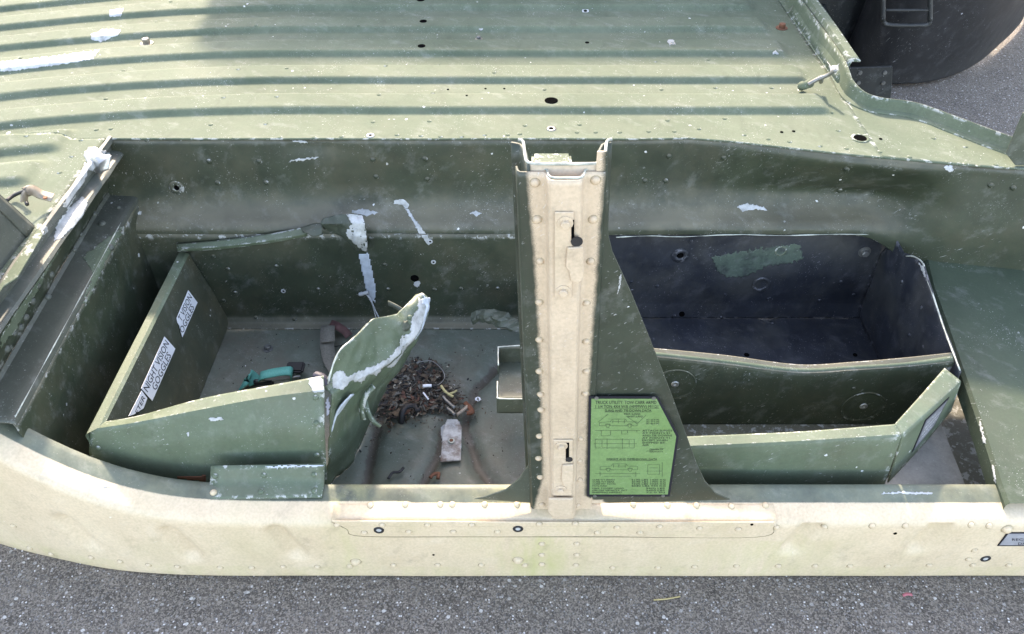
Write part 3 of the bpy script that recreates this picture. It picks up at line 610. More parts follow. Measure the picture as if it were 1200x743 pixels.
rimw = tube('pale_wall_rim', [AY(x, y - 3.5, 0.312) for x, y in [(690, 413), (765, 418), (850, 427), (935, 437), (1000, 434), (1060, 430), (1116, 423)]], 0.0065, M['deck'], B, 8, 6, flat=0.7)
rfront = loft('tray_front_panel', [[AY(790, 512, 0.122), AY(930, 506, 0.122), AY(1051, 497, 0.122)], [AY(795, 523, 0.100), AY(930, 517, 0.100), AY(1055, 509, 0.100)], [AY(795, 527, 0.097), AY(930, 521, 0.097), AY(1056, 512, 0.097)], [Vector((AY(800, 566, 0.088).x, 0.088, 0.14)), Vector((AY(930, 566, 0.088).x, 0.088, 0.14)), Vector((AY(1040, 566, 0.088).x, 0.088, 0.14))]], M['panel'], B, nu=24, nv=24, amp=0.001)
rend = loft('tray_end_panel', [[AY(1049, 496.5, 0.1225), AY(1079, 463, 0.205), AY(1107, 431, 0.29)], [AY(1056, 510, 0.099), AY(1092, 478, 0.175), AY(1126, 446, 0.262)], [AY(1057, 513, 0.097), AY(1093, 481, 0.173), AY(1126, 450, 0.26)], [AY(1041, 566, 0.100), AY(1080, 524, 0.178), AY(1115, 482, 0.255)]], M['panel'], B, nu=16, nv=22, amp=0.0008, toward=Vector((1.3, -0.6, 1.3)))
poly('tray_bottom', [Vector((0.08, 0.10, 0.125)), Vector((AY(1041, 560, 0.1).x - 0.01, 0.10, 0.125)), Vector((0.93, 0.30, 0.125)), Vector((0.08, 0.30, 0.125))], M['wall'], B, thick=0.003, surf=False)
gfl = poly('bare_floor_plate', [AZ(x, y, 0.13) for x, y in [(1000, 600), (1070, 530), (1092, 478), (1102, 494), (1129, 562), (1138, 590)]], M['zinc'], B, thick=0.003)
M['gfl'] = paint('worn_grey_floor_paint', (0.16, 0.165, 0.15), (0.22, 0.22, 0.2), 0.5, 0.4, (0.1, 0.085, 0.065), 0.6, 0.5); gfl.data.materials[0] = M['gfl']
poly('rear_floor', [Vector((0.05, 0.05, 0.075)), Vector((1.5, 0.05, 0.075)), Vector((1.5, 0.72, 0.075)), Vector((0.97, 0.72, 0.075)), Vector((0.97, 0.28, 0.075)), Vector((0.05, 0.28, 0.075))], M['wall'], B, thick=0.003, surf=False)
PN = Vector((0, -(0.33 - 0.24), 0.62 - 0.055)).normalized(); P0 = Vector((1, 0.62, 0.335))
def PL(px, py): d = ray(px, py); return CAM + d * ((P0 - CAM).dot(PN) / d.dot(PN))
tube('bare_lip_edge', [AY(x, y, 0.7015) for x, y in [(722, 278), (760, 276.5), (800, 277.5), (860, 275), (920, 276), (980, 274.5), (1030, 275)]], lambda t: 0.0011 + 0.0008 * math.sin(t * 37) * math.sin(t * 11), M['edge'], B, 6, 6, jit=0.8)
e0 = [(1084, 300), (1092, 335), (1110, 385), (1128, 437), (1150, 500), (1171, 566), (1180, 590)]
rp = loft('rear_seat_panel', [[PL(x, y) + Vector((0.004, 0, -0.055)) for x, y in e0], [PL(x, y) + Vector((0, 0, -0.008)) for x, y in e0], [PL(x, y) + Vector((0.006, 0, 0.0)) for x, y in e0], [PL(x + 40, y) for x, y in e0], [PL(x + 330, y) for x, y in e0]], M['seat'], B, nu=30, nv=40, thick=0.0, cu=False, amp=0.0015, nscale=4)
# --- right end: standing plate at the frame's edge
poly('standing_bracket', [AY(x, y, 0.66) for x, y in [(1179, 180), (1199, 133), (1240, 110), (1240, 195), (1190, 194)]], M['green'], B, thick=0.004)
# --- latch rod across the flange
rod = tube('latch_rod', [AZ(947, 99, 0.625), AZ(958, 93, 0.64), AZ(970, 88, 0.655), AZ(979, 82, 0.675)], lambda t: 0.006 - 0.001 * t, M['steel'], B, 8, 5)
tube('rod_end', [AZ(938, 101, 0.612), AZ(944, 100, 0.62), AZ(950, 97, 0.624)], 0.011, M['deck'], B, 8, 4, jit=0.3)
tube('rod_pin', [AZ(962, 96, 0.625), AZ(963, 91, 0.645)], 0.006, M['steel'], B, 6, 3)

# ------------------------------------------------------------------ sight lines to what is already built (for rivets, chips, stickers)
bpy.context.view_layer.update()
V, Fc, own = [], [], []
for o in SURF:
    k = len(V); V += [v.co.copy() for v in o.data.vertices]
    for p in o.data.polygons: Fc.append([k + i for i in p.vertices]); own.append(o)
BV = BVHTree.FromPolygons(V, Fc)
def hit(px, py):
    loc, n, i, d = BV.ray_cast(CAM, ray(px, py).normalized())
    if loc is None: return None
    if n.dot(CAM - loc) < 0: n = -n
    return loc, n, own[i]
RV = {}
SKIRT = plain('rivet_shade_ring', (0.33, 0.27, 0.175), 0.8, var=0.4, scale=60)  # darker ring round tan rivets, their shading put into the colour
def rivet_mesh(r, m, hs=1.0):
    key = (r, m.name, hs)
    if key not in RV:
        vs, fs = lathe([(r, -0.0005), (r * 0.97, 0.0009), (r * 0.84, r * 0.45 * hs), (r * 0.5, r * 0.68 * hs), (r * 0.15, r * 0.74 * hs)], 10)
        n0 = len(fs)
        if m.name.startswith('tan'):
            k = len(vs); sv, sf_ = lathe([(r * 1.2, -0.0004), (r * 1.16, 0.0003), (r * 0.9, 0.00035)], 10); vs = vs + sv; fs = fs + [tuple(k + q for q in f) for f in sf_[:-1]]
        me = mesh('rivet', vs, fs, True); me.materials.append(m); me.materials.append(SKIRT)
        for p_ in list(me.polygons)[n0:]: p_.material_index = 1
        RV[key] = me
    return RV[key]
MATFOR = {}
def rivet(px, py, r=0.0055, m=None, name='rivet'):
    h = hit(px, py)
    if not h: return
    loc, n, o = h
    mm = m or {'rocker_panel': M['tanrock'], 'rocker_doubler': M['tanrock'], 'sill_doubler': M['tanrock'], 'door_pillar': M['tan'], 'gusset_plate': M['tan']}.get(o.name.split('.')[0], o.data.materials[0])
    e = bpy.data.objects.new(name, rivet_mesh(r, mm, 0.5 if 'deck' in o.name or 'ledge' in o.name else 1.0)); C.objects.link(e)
    par = o; e.parent = par; e.matrix_parent_inverse = par.matrix_world.inverted()
    e.matrix_world = Matrix.Translation(loc) @ n.to_track_quat('Z', 'Y').to_matrix().to_4x4() @ Matrix.Rotation(random.random() * 3, 4, 'Z')
    return e
bpy.context.view_layer.update()
deckr = [(172,164),(211,163),(236,163),(270,162),(328,161),(368,161),(400,160),(465,158),(493,159),(516,160),(541,160),(568,158),(595,158),(609,157),(676,155),(698,155),(726,155),(760,154),(790,154),(819,151),(872,158),(900,163),(925,166),(961,171),(992,174),(1031,178),(1066,184),(1112,190),(1131,192),(1146,194),(1167,193),(1180,196),
 (31,159),(66,155),(113,152),(130,151),(95,164),(84,183),(70,202),(247,146),(311,145),(124,116),(262,114),(324,113),(145,83),(184,26),(24,68),(279,81),(336,80),(437,143),(503,142),(615,147),(679,146),(782,141),(444,111),(507,109),(638,105),(775,105),(452,77),(513,76),(579,85),(768,72),(838,103),(904,103),(849,139),(975,132),(982,153),(1094,162),(1131,172),(830,70),(200,2),(560,2),(300,30),(420,30)]
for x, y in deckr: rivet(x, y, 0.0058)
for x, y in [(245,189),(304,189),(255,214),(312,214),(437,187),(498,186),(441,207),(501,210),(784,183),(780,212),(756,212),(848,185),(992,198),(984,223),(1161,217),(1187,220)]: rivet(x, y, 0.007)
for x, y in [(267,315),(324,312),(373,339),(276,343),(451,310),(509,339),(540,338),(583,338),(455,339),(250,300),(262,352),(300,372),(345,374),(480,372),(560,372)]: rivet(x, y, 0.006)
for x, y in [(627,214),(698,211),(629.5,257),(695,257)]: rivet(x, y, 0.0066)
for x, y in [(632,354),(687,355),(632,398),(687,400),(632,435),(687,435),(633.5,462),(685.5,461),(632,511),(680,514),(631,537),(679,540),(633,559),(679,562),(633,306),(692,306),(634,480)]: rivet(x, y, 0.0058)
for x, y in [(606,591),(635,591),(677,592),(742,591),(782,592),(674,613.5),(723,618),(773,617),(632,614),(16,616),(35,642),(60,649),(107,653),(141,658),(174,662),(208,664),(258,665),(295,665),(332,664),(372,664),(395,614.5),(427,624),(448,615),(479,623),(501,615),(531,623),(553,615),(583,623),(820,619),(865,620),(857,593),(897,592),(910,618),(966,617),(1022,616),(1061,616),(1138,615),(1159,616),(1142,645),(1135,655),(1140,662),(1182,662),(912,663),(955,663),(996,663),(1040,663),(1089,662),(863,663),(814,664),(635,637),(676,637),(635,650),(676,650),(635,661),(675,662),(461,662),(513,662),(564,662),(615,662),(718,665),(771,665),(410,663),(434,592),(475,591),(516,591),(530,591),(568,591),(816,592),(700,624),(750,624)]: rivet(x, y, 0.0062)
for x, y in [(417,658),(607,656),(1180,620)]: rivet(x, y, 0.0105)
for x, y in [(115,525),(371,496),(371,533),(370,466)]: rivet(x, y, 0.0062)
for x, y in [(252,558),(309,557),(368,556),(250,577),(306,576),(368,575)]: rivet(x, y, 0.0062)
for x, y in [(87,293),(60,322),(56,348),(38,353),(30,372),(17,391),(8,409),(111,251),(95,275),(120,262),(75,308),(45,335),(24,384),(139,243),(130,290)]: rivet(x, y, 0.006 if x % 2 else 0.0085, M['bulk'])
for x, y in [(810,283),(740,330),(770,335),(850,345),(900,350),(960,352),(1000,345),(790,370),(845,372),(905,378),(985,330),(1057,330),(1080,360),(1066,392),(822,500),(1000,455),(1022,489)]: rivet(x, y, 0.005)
# --- draped patches: bare primer, scrapes, painted sun patches, stickers, rings
def inside(p, P):
    c = False; j = len(P) - 1
    for i in range(len(P)):
        if (P[i][1] > p[1]) != (P[j][1] > p[1]) and p[0] < (P[j][0] - P[i][0]) * (p[1] - P[i][1]) / (P[j][1] - P[i][1]) + P[i][0]: c = not c
        j = i
    return c
def drape(name, P, m, off=0.0005, step=2.0, ragged=1.2, maxgap=0.05, seed=0, parent=None, thr=0.0):
    # ragged outline, laid on whatever surface lies beneath
    x0, x1 = min(p[0] for p in P) - 3, max(p[0] for p in P) + 3; y0, y1 = min(p[1] for p in P) - 3, max(p[1] for p in P) + 3
    nx, ny = int((x1 - x0) / step) + 1, int((y1 - y0) / step) + 1
    idx, vs, nr_, par = {}, [], [], None
    cnt = {}
    for i in range(nx + 1):
        for j in range(ny + 1):
            x, y = x0 + i * step, y0 + j * step
            jx = ragged * noise.noise(Vector((x * 0.31, y * 0.31, seed))) * 2; jy = ragged * noise.noise(Vector((x * 0.31, y * 0.31, seed + 9))) * 2
            if not inside((x + jx, y + jy), P): continue
            h = hit(x, y)
            if not h: continue
            cnt[h[2]] = cnt.get(h[2], 0) + 1
            idx[(i, j)] = len(vs); vs.append(h[0] + h[1] * off)
    if len(vs) < 4: return None
    fs = []
    for (i, j), a in idx.items():
        if all(q in idx for q in ((i + 1, j), (i + 1, j + 1), (i, j + 1))):
            f = (a, idx[(i + 1, j)], idx[(i + 1, j + 1)], idx[(i, j + 1)])
            if max((vs[f[k]] - vs[f[(k + 1) % 4]]).length for k in range(4)) < maxgap * 0.35: fs.append(f)
        elif all(q in idx for q in ((i + 1, j), (i, j + 1))) and max((vs[a] - vs[idx[(i + 1, j)]]).length, (vs[a] - vs[idx[(i, j + 1)]]).length) < maxgap * 0.35: fs.append((a, idx[(i + 1, j)], idx[(i, j + 1)]))
        elif all(q in idx for q in ((i - 1, j), (i, j - 1))) and (i - 1, j - 1) not in idx: fs.append((a, idx[(i - 1, j)], idx[(i, j - 1)]))
    if not fs: return None
    pa = list(range(len(vs)))
    def fd(a):
        while pa[a] != a: pa[a] = pa[pa[a]]; a = pa[a]
        return a
    for f in fs:
        for q in f[1:]: pa[fd(q)] = fd(f[0])
    sz = {}
    for f in fs: sz[fd(f[0])] = sz.get(fd(f[0]), 0) + 1
    best = max(sz, key=sz.get); fs = [f for f in fs if fd(f[0]) == best]
    us = sorted({q for f in fs for q in f}); mp = {q: i for i, q in enumerate(us)}
    vs = [vs[q] for q in us]; fs = [tuple(mp[q] for q in f) for f in fs]
    me = mesh(name, vs, fs, True); par = parent or max(cnt, key=cnt.get)
    o = link(name, me, m, par); o.matrix_parent_inverse = par.matrix_world.inverted()
    md = o.modifiers.new('sheet', 'SOLIDIFY'); md.thickness = 0.0002; md.offset = 0
    return o
PR = M['primer']
chips = [
 [(0,72),(60,66),(100,60),(118,58),(108,70),(60,78),(0,85)], [(128,12),(146,9),(142,20),(127,20)], [(107,40),(120,34),(142,34),(138,42),(118,50),(106,46)],
 [(388,440),(398,432),(408,440),(420,434),(436,430),(455,419),(468,404),(470,394),(480,390),(482,372),(489,362),(490,348),(504,352),(500,380),(492,398),(474,418),(458,432),(450,430),(441,440),(432,438),(424,450),(412,446),(402,456),(390,455)],
 [(362,440),(376,440),(384,452),(384,460),(368,460),(361,452)],
 [(404,251),(428,249),(431,290),(430,297),(420,290),(408,280),(405,270),(412,262)], [(412,247),(420,245),(436,246),(444,250),(430,253),(412,252)],
 [(461,235),(472,233),(480,238),(478,245),(468,240),(460,240)], [(474,244),(478,244),(486,256),(496,268),(506,284),(502,288),(490,272)],
 [(98,178),(112,172),(130,180),(128,198),(118,203),(104,200)], [(84,240),(96,230),(104,236),(96,256),(74,278),(62,284),(66,262)], [(72,242),(92,206),(100,190),(106,192),(98,214),(80,246)], [(48,268),(54,264),(58,270),(50,276)],
 [(318,184),(338,188),(360,184),(376,184),(360,188),(340,190)], [(340,165),(352,163),(364,169),(352,168)], [(862,242),(876,238),(896,242),(900,247),(884,246),(870,248)], [(1105,196),(1113,192),(1119,198),(1112,203)],
 [(550,250),(558,247),(566,250),(558,254)], [(484,330),(489,328),(494,331),(490,338),(486,336)],
 [(1076,308),(1084,312),(1086,330),(1082,322)], [(1146,492),(1150,494),(1156,520),(1152,520)], [(1162,545),(1165,545),(1168,566),(1165,566)],
 [(966,60),(974,78),(984,74),(982,84),(974,88)], [(786,44),(790,48),(784,54),(782,48)],
 [(516,500),(528,490),(539,494),(541,538),(516,541),(515,534),(534,530),(532,505),(524,515),(518,522)],
 [(726,322),(730,318),(726,340),(722,352)], [(772,500),(778,510),(776,514)], [(1010,578),(1060,576),(1098,577),(1090,580),(1040,579)], [(120,568),(125,566),(130,570),(122,572)],
 [(244,490),(260,488),(262,492),(246,494)], [(219,506),(222,506),(222,511),(219,511)],
 [(905,60),(912,60),(912,64),(905,64)], [(560,33),(566,33),(565,36),(560,36)],
]
for i, P in enumerate(chips): drape('bare_paint_patch', P, PR, step=0.7 if len(P) < 9 else 0.9, ragged=0.9, seed=i * 3.1)
drape('bare_primer_strip', [(419,297),(432,296),(436,312),(441,340),(440,356),(432,352),(426,330)], M['primerblue'], step=1.5, ragged=0.7)
drape('bare_primer_strip', [(496,345),(504,350),(500,360),(492,354)], M['primerblue'], step=1.2, off=0.0016)
drape('bare_primer_strip', [(381,468),(386,466),(388,486),(382,490)], M['primerblue'], step=1.2, off=0.0012)
drape('bare_primer_strip', [(300,546),(380,543),(380,547),(320,549)], M['primerblue'], step=1.2, off=0.0012)
drape('scraped_green_patch', [(833,301),(868,294),(912,287),(938,285),(941,304),(925,309),(900,312),(876,324),(852,325),(840,318)], M['gfl2'], step=1.0, ragged=1.6)
drape('rust_patch', [(206,557),(242,556),(242,570),(207,570)], M['rust'], step=1.6, ragged=0.3)
drape('painted_sun_patch', [(96,300),(146,262),(146,268),(128,300),(104,352),(95,360),(108,320)], M['deck'], step=1.0, ragged=1.4)  # pale paint laid on as sun patches along the bulkhead
drape('painted_sun_patch', [(0,395),(60,290),(75,285),(20,385),(0,410)], M['deck'], step=1.0, ragged=1.4)
# holes, eyelets and rings
def ring(name, px, py, r0, r1, m, inner=None, sq=1.0, h=0.0016):
    q = hit(px, py)
    if not q: return
    loc, n, o = q
    vs, fs = lathe([(r1, -0.0005), (r1 * 0.97, h), (r0, h), (r0 * 0.9, -0.0002)], 20); fs = fs[:-1]
    X = Matrix.Translation(loc) @ n.to_track_quat('Z', 'Y').to_matrix().to_4x4()
    e = link(name, mesh(name, [X @ Vector(v) for v in vs], fs, True), m, o); e.matrix_parent_inverse = o.matrix_world.inverted()
    if inner:
        d = disc('hole', loc + n * 0.0002, n, r0 * 0.97, inner, o, th=0.0006); d.matrix_parent_inverse = o.matrix_world.inverted()
def hole(px, py, r, sq=1.0, m=None):
    q = hit(px, py)
    if not q: return
    d = disc('hole', q[0] + q[1] * 0.0003, q[1], r, m or M['hole'], q[2], th=0.0008); d.matrix_parent_inverse = q[2].matrix_world.inverted()
for a in [(646,118,0.017),(493,0,0.012),(496,25,0.011),(494,54,0.011),(688,50,0.006),(525,105,0.003),(547,112,0.003),(569,104,0.003),(591,104,0.003),(916,155,0.004),(930,154,0.004),(1032,163,0.004),(799,368,0.008),(875,416,0.007),(486,326,0.011),(508,650,0.0025),(881,614.5,0.003),(1049,625,0.0035),(1002,416,0.006)]: hole(*a)
ring('grommet_ring', 1008, 162, 0.016, 0.022, M['deck'], M['hole'])
ring('eyelet', 434, 159, 0.005, 0.010, PR, M['hole']); ring('eyelet', 646, 151, 0.006, 0.012, M['steel'], M['hole'])
ring('eyelet', 207, 220, 0.007, 0.019, M['wall'], M['hole']); ring('eyelet', 686, 13, 0.006, 0.011, PR, M['hole'])
for x, y in ((444, 621), (607, 619.5), (1155, 654.5)): ring('eyelet', x, y, 0.0055, 0.0105, M['black'], PR)
ring('washer', 797, 299, 0.010, 0.022, M['navy'], M['hole'], h=0.004); ring('washer', 892, 333, 0.016, 0.024, M['navy'], None, h=0.003); ring('washer', 915, 294, 0.012, 0.016, M['panel'], None)
for x, y in ((790, 451), (1011, 477)):
    ring('plug_rim', x, y, 0.047, 0.050, M['wall'], None, h=0.002); ring('plug_eyelet', x + 1, y - 1, 0.002, 0.009, M['alu'], M['primer'])
for x, y, r, mm in ((1013, 295, 0.012, M['steel']), (172, 51, 0.014, M['zinc']), (916, 33, 0.013, M['rust']), (314, 409, 0.010, M['steel']), (561, 46, 0.008, M['steel']), (788, 51, 0.006, M['alu'])):
    q = hit(x, y); bb = bolt(x, y, q[2], (q[0], q[1]), r * 0.8, r * 1.1, mm); bb.matrix_parent_inverse = q[2].matrix_world.inverted()
for x, y in ((373,338),(509,307),(1028,681)): pass
for x, y in ((332, 341), (508, 307), (504, 283)): ring('eyelet', x, y, 0.003, 0.0065, PR, M['hole'])

# --- writing
INK = plain('black_ink', (0.015, 0.015, 0.02), 0.6, spec=0.2, var=0.1)
WHITE = plain('white_label_vinyl', (0.72, 0.73, 0.75), 0.45, var=0.05)
def text_mesh(body):
    cu = bpy.data.curves.new('lettering', 'FONT'); cu.body = body; cu.size = 1.0; cu.resolution_u = 2
    o = bpy.data.objects.new('lettering_tmp', cu); C.objects.link(o); bpy.context.view_layer.update()
    me = bpy.data.meshes.new_from_object(o.evaluated_get(bpy.context.evaluated_depsgraph_get()))
    bpy.data.objects.remove(o); return me
def lettering(body, quad, box, parent, m=INK, off=0.0006, bold=0.0, clip=None):
    """quad: origin, end of baseline, far corner, up corner (world); box: u0, v0, u1, v1 inside it"""
    me = text_mesh(body); xs_ = [v.co.x for v in me.vertices]; x0, x1 = min(xs_), max(xs_)
    a, b_, c, d = quad; n = (b_ - a).cross(d - a).normalized()
    if n.dot(CAM - a) < 0: n = -n
    for v in me.vertices:
        u = box[0] + (box[2] - box[0]) * (v.co.x - x0) / (x1 - x0); t = box[1] + (box[3] - box[1]) * v.co.y / 0.72
        p_ = (a * (1 - u) + b_ * u) * (1 - t) + (d * (1 - u) + c * u) * t
        v.co = p_ + n * off
    if clip is not None:
        bm = bmesh.new(); bm.from_mesh(me)
        kill = [f for f in bm.faces if any(not clip(v.co) for v in f.verts)]
        bmesh.ops.delete(bm, geom=kill, context='FACES'); bm.to_mesh(me); bm.free()
    me.materials.clear(); me.materials.append(m)
    o = link('lettering', me, m, parent)
    return o
bpy.context.view_layer.update()
def label(name, outline, m, th=0.0006, off=0.0008):
    pts = []
    for x, y in outline:
        q = hit(x, y); pts.append(q[0] + q[1] * off)
    return pts, hit(*outline[0])[2]
def LW(x, y):      # onto the inner face of the compartment side (a sloping plane)
    a, b_, c = Vector((-0.8185, 0.12, 0.318)), Vector((-0.8165, 0.69, 0.318)), Vector((-0.778, 0.12, 0.083))
    n = (b_ - a).cross(c - a).normalized(); d = ray(x, y)
    if n.x < 0: n = -n
    return CAM + d * ((a - CAM).dot(n) / d.dot(n)) + n * 0.0035
def sticker(name, outline): return poly(name, [LW(*q) for q in outline], WHITE, cleft, thick=0.0008, bevel=0, surf=False)
s2 = sticker('warning_label', [(163.8,455.3),(191.3,394.7),(203.9,408.9),(176.9,470)])
qd = [LW(176.9,470), LW(203.9,408.9), LW(191.3,394.7), LW(163.8,455.3)]
lettering('NIGHT VISION', qd, (0.035, 0.53, 0.965, 0.93), cleft); lettering('GOGGLES', qd, (0.16, 0.07, 0.84, 0.47), cleft)
s1 = sticker('warning_label', [(205.5,373),(219.2,340.3),(230,354.7),(212.3,395.2),(210.5,389),(209,382),(206.5,378)])
qd = [LW(206,409), LW(230,354.7), LW(219.2,340.3), LW(195,395)]
lettering('T VISION', qd, (0.42, 0.53, 0.96, 0.93), cleft); lettering('OGGLES', qd, (0.29, 0.07, 0.86, 0.47), cleft)
s3 = sticker('warning_label', [(164.3,458),(171,466.8),(166.6,478.7),(155,486),(149,487.8)])
qd = [LW(153,507), LW(171,466.8), LW(164.3,458), LW(147,498)]
lettering('ETER', qd, (0.44, 0.26, 0.95, 0.76), cleft)
# data plate on the gusset
PY = -0.0025
plate = poly('data_plate', [AY(x, y, PY) for x, y in [(690,465),(771,465),(795.5,511),(785,582),(688,582)]], INK, B, thick=0.002, bevel=0.0004, surf=False)
M['plate'] = paint('printed_green_plate', (0.115, 0.215, 0.072), (0.155, 0.265, 0.105), 0.35, 0.25, None, 0, 0.5, chip_col=(0.42, 0.50, 0.36))
face = poly('plate_face', [AY(x, y, PY - 0.0006) for x, y in [(693,467.5),(769.5,467.5),(792.5,511.5),(782.5,579.5),(691,579.5)]], M['plate'], plate, thick=0.0005, bevel=0, surf=False)
q0 = [AY(689, 582, PY - 0.001), AY(795, 582, PY - 0.001), AY(795, 465, PY - 0.001), AY(690, 465, PY - 0.001)]
def PU(px, py): return ((px - 689) / 106.0, (582 - py) / 117.0)
def pl_text(body, x0, y0, x1, y1): u0, v1 = PU(x0, y0); u1, v0 = PU(x1, y1); lettering(body, q0, (u0, v0, u1, v1), plate, off=0.0002)
pl_text('TRUCK UTILITY: TOW CARR ARMD', 697, 469, 769, 472.5); pl_text('1 1/4 TON 4X4 W/E (HMMWV) M1121', 697, 473.5, 771, 476.5)
pl_text('SLING AND TIE-DOWN DATA', 708, 478, 763, 480.5)
pl_text('REAR SLINGS', 731, 482, 750, 484); pl_text('FRONT SLINGS', 735, 484.8, 753, 486.6)
for i, t in enumerate(('AT 67.8 IN', 'AT 57.6 IN', 'AT 82.4 IN')): pl_text(t, 757, 488.5 + 2.1 * i, 772, 490 + 2.1 * i)
for i, t in enumerate(('ATTACH SLINGS', 'AT POINTS S1', 'AND TIE DOWNS', 'AT POINTS T1', 'EXCEPT WHEN', 'SHIPPED BY', 'AIR')):
    pl_text(t, 752.5, 500.2 + 2.75 * i, 752.5 + 2.7 * len(t), 502.2 + 2.75 * i)
for i, t in enumerate(('CENTER OF', 'GRAVITY')): pl_text(t, 761, 522 + 2.6 * i, 777, 523.6 + 2.6 * i)
pl_text('WEIGHT AND DIMENSIONAL DATA', 710, 533.2, 770, 535.6)
for i in range(4):
    pl_text(('CURB WT FRONT', 'CURB WT REAR', 'CURB WT TOTAL', 'PAYLOAD')[i], 694, 559 + 2.6 * i, (721, 720, 722, 711)[i], 560.9 + 2.6 * i)
    pl_text(('3130 LBS 1420 KG', '4190 LBS 1900 KG', '7320 LBS 3320 KG', '2080 LBS 944 KG')[i], 740, 559 + 2.6 * i, 780, 560.9 + 2.6 * i)
for i in range(3):
    pl_text(('MAX TOWED LOAD', 'GROSS VEHICLE WT', 'SHIPPING HEIGHT')[i], 694, 570 + 2.7 * i, (731, 735, 729)[i], 571.9 + 2.7 * i)
    pl_text(('3400 LBS', '9400 LBS', '72.0 IN')[i], 757, 570 + 2.7 * i, 779, 571.9 + 2.7 * i)
def pl_lines(segs, w_=0.0005):
    vs, fs = [], []
    def W(x, y): u, v = PU(x, y); a_, b_, c_, d_ = q0; return (a_ * (1 - u) + b_ * u) * (1 - v) + (d_ * (1 - u) + c_ * u) * v + Vector((0, -0.0003, 0))
    for x0, y0, x1, y1 in segs:
        a_, b_ = W(x0, y0), W(x1, y1); t = (b_ - a_).normalized(); s = Vector((-t.z, 0, t.x)) * w_ * 0.5
        k = len(vs); vs += [a_ - s, b_ - s, b_ + s, a_ + s]; fs.append((k, k + 1, k + 2, k + 3))
    o = link('line_drawing', mesh('line_drawing', vs, fs), INK, plate)
def truck_side(x, y, s):
    P = [(0, 8), (0, 4), (8, 3.5), (14, 3), (16, 0), (33, 0), (35, 3), (48, 3.5), (48, 8), (42, 8), (41, 5.8), (36, 5.8), (35, 8), (14, 8), (13, 5.8), (8, 5.8), (7, 8), (0, 8)]
    L = [(x + a[0] * s, y + a[1] * s, x + b_[0] * s, y + b_[1] * s) for a, b_ in zip(P, P[1:])]
    L += [(x + q * s, y + 0.6 * s, x + q * s, y + 5 * s) for q in (17, 24, 32)] + [(x + 16 * s, y + 3 * s, x + 34 * s, y + 3 * s)]
    for cx in (10.5, 38.5):
        for k in range(8): L.append((x + (cx + 2.2 * math.cos(k * .785)) * s, y + (8 + 2.2 * math.sin(k * .785)) * s, x + (cx + 2.2 * math.cos((k + 1) * .785)) * s, y + (8 + 2.2 * math.sin((k + 1) * .785)) * s))
    return L
L = truck_side(702, 488.5, 0.92) + truck_side(703, 540, 0.92)
L += [(697, 501, 750, 501), (704, 501, 704, 507), (715, 501, 715, 506), (728, 501, 728, 505), (735, 501, 735, 504), (746, 501, 746, 503), (704, 507, 715, 507), (728, 505, 736, 505), (700, 492, 712, 483), (747, 494, 733, 485), (747, 493, 757, 484)]
L += [(697, 511, 743, 511), (697, 521, 743, 521), (697, 511, 697, 521), (743, 511, 743, 521), (695, 516, 746, 516), (711, 510, 711, 522), (729, 510, 729, 522), (705, 512, 705, 520), (737, 512, 737, 520)]
L += [(759, 541, 773, 541), (759, 541, 759, 553), (773, 541, 773, 553), (759, 553, 773, 553), (761, 545, 771, 545), (757, 549, 776, 549), (776, 538, 776, 556), (697, 552, 750, 552), (703, 550, 703, 556), (745, 550, 745, 556), (708, 555.5, 740, 555.5), (757, 525, 780, 521), (708, 480.9, 763, 480.9), (710, 536.2, 770, 536.2), (695, 477, 772, 477)]
pl_lines(L)
for x, y in ((699, 466.3), (766, 466.5), (697, 581), (777, 581)): disc('screw', AY(x, y, PY - 0.001), NY, 0.0035, M['steel'], plate, th=0.0012)
# data tag on the rocker and the tag on the tray end
tag = poly('data_tag', [AY(x, y, -0.027) for x, y in [(1180.5,624.5),(1225,624.5),(1225,640),(1169,640)]], INK, B, thick=0.002, bevel=0, surf=False)
poly('tag_face', [AY(x, y, -0.0275) for x, y in [(1182,625.6),(1225,625.6),(1225,638.9),(1171.3,638.9)]], plain('grey_tag_print', (0.33, 0.34, 0.37), 0.4, 0.3), tag, thick=0.0005, bevel=0, surf=False)
qt = [AY(1180, 640, -0.028), AY(1240, 640, -0.028), AY(1240, 625, -0.028), AY(1180, 625, -0.028)]
lettering('RECOVERY', qt, (0.10, 0.42, 0.72, 0.62), tag, off=0.0002); lettering('DATA', qt, (0.22, 0.10, 0.52, 0.30), tag, off=0.0002)
tg = [AY(1066, 533, 0.125), AY(1106, 490, 0.207), AY(1112, 464, 0.222), AY(1082, 494, 0.152)]
te = [hit(x, y) for x, y in ((1068, 530), (1094, 499), (1112, 465), (1084, 492))]
if all(te):
    pts = [q[0] + q[1] * 0.0012 for q in te]
    tt = poly('instruction_tag', pts, INK, rend, thick=0.0008, bevel=0, surf=False)
    cen = sum(pts, Vector()) / 4; nrm = te[0][1]
    poly('tag_face', [cen + (p_ - cen) * 0.88 + nrm * 0.0006 for p_ in pts], plain('silver_tag', (0.2, 0.2, 0.22), 0.4, 0.3), rend, thick=0.0004, bevel=0, surf=False)
    for i in range(4):
        v0 = 0.14 + 0.19 * i; lettering(('NOTICE', 'DISCONNECT BATTERY', 'BEFORE SERVICING', 'CONNECTIONS')[i], [p_ + nrm * 0.0008 for p_ in (pts[0], pts[1], pts[2], pts[3])], (0.14, 0.78 - 0.18 * i, (0.5, 0.86, 0.82, 0.7)[i], 0.88 - 0.18 * i), rend, m=WHITE)

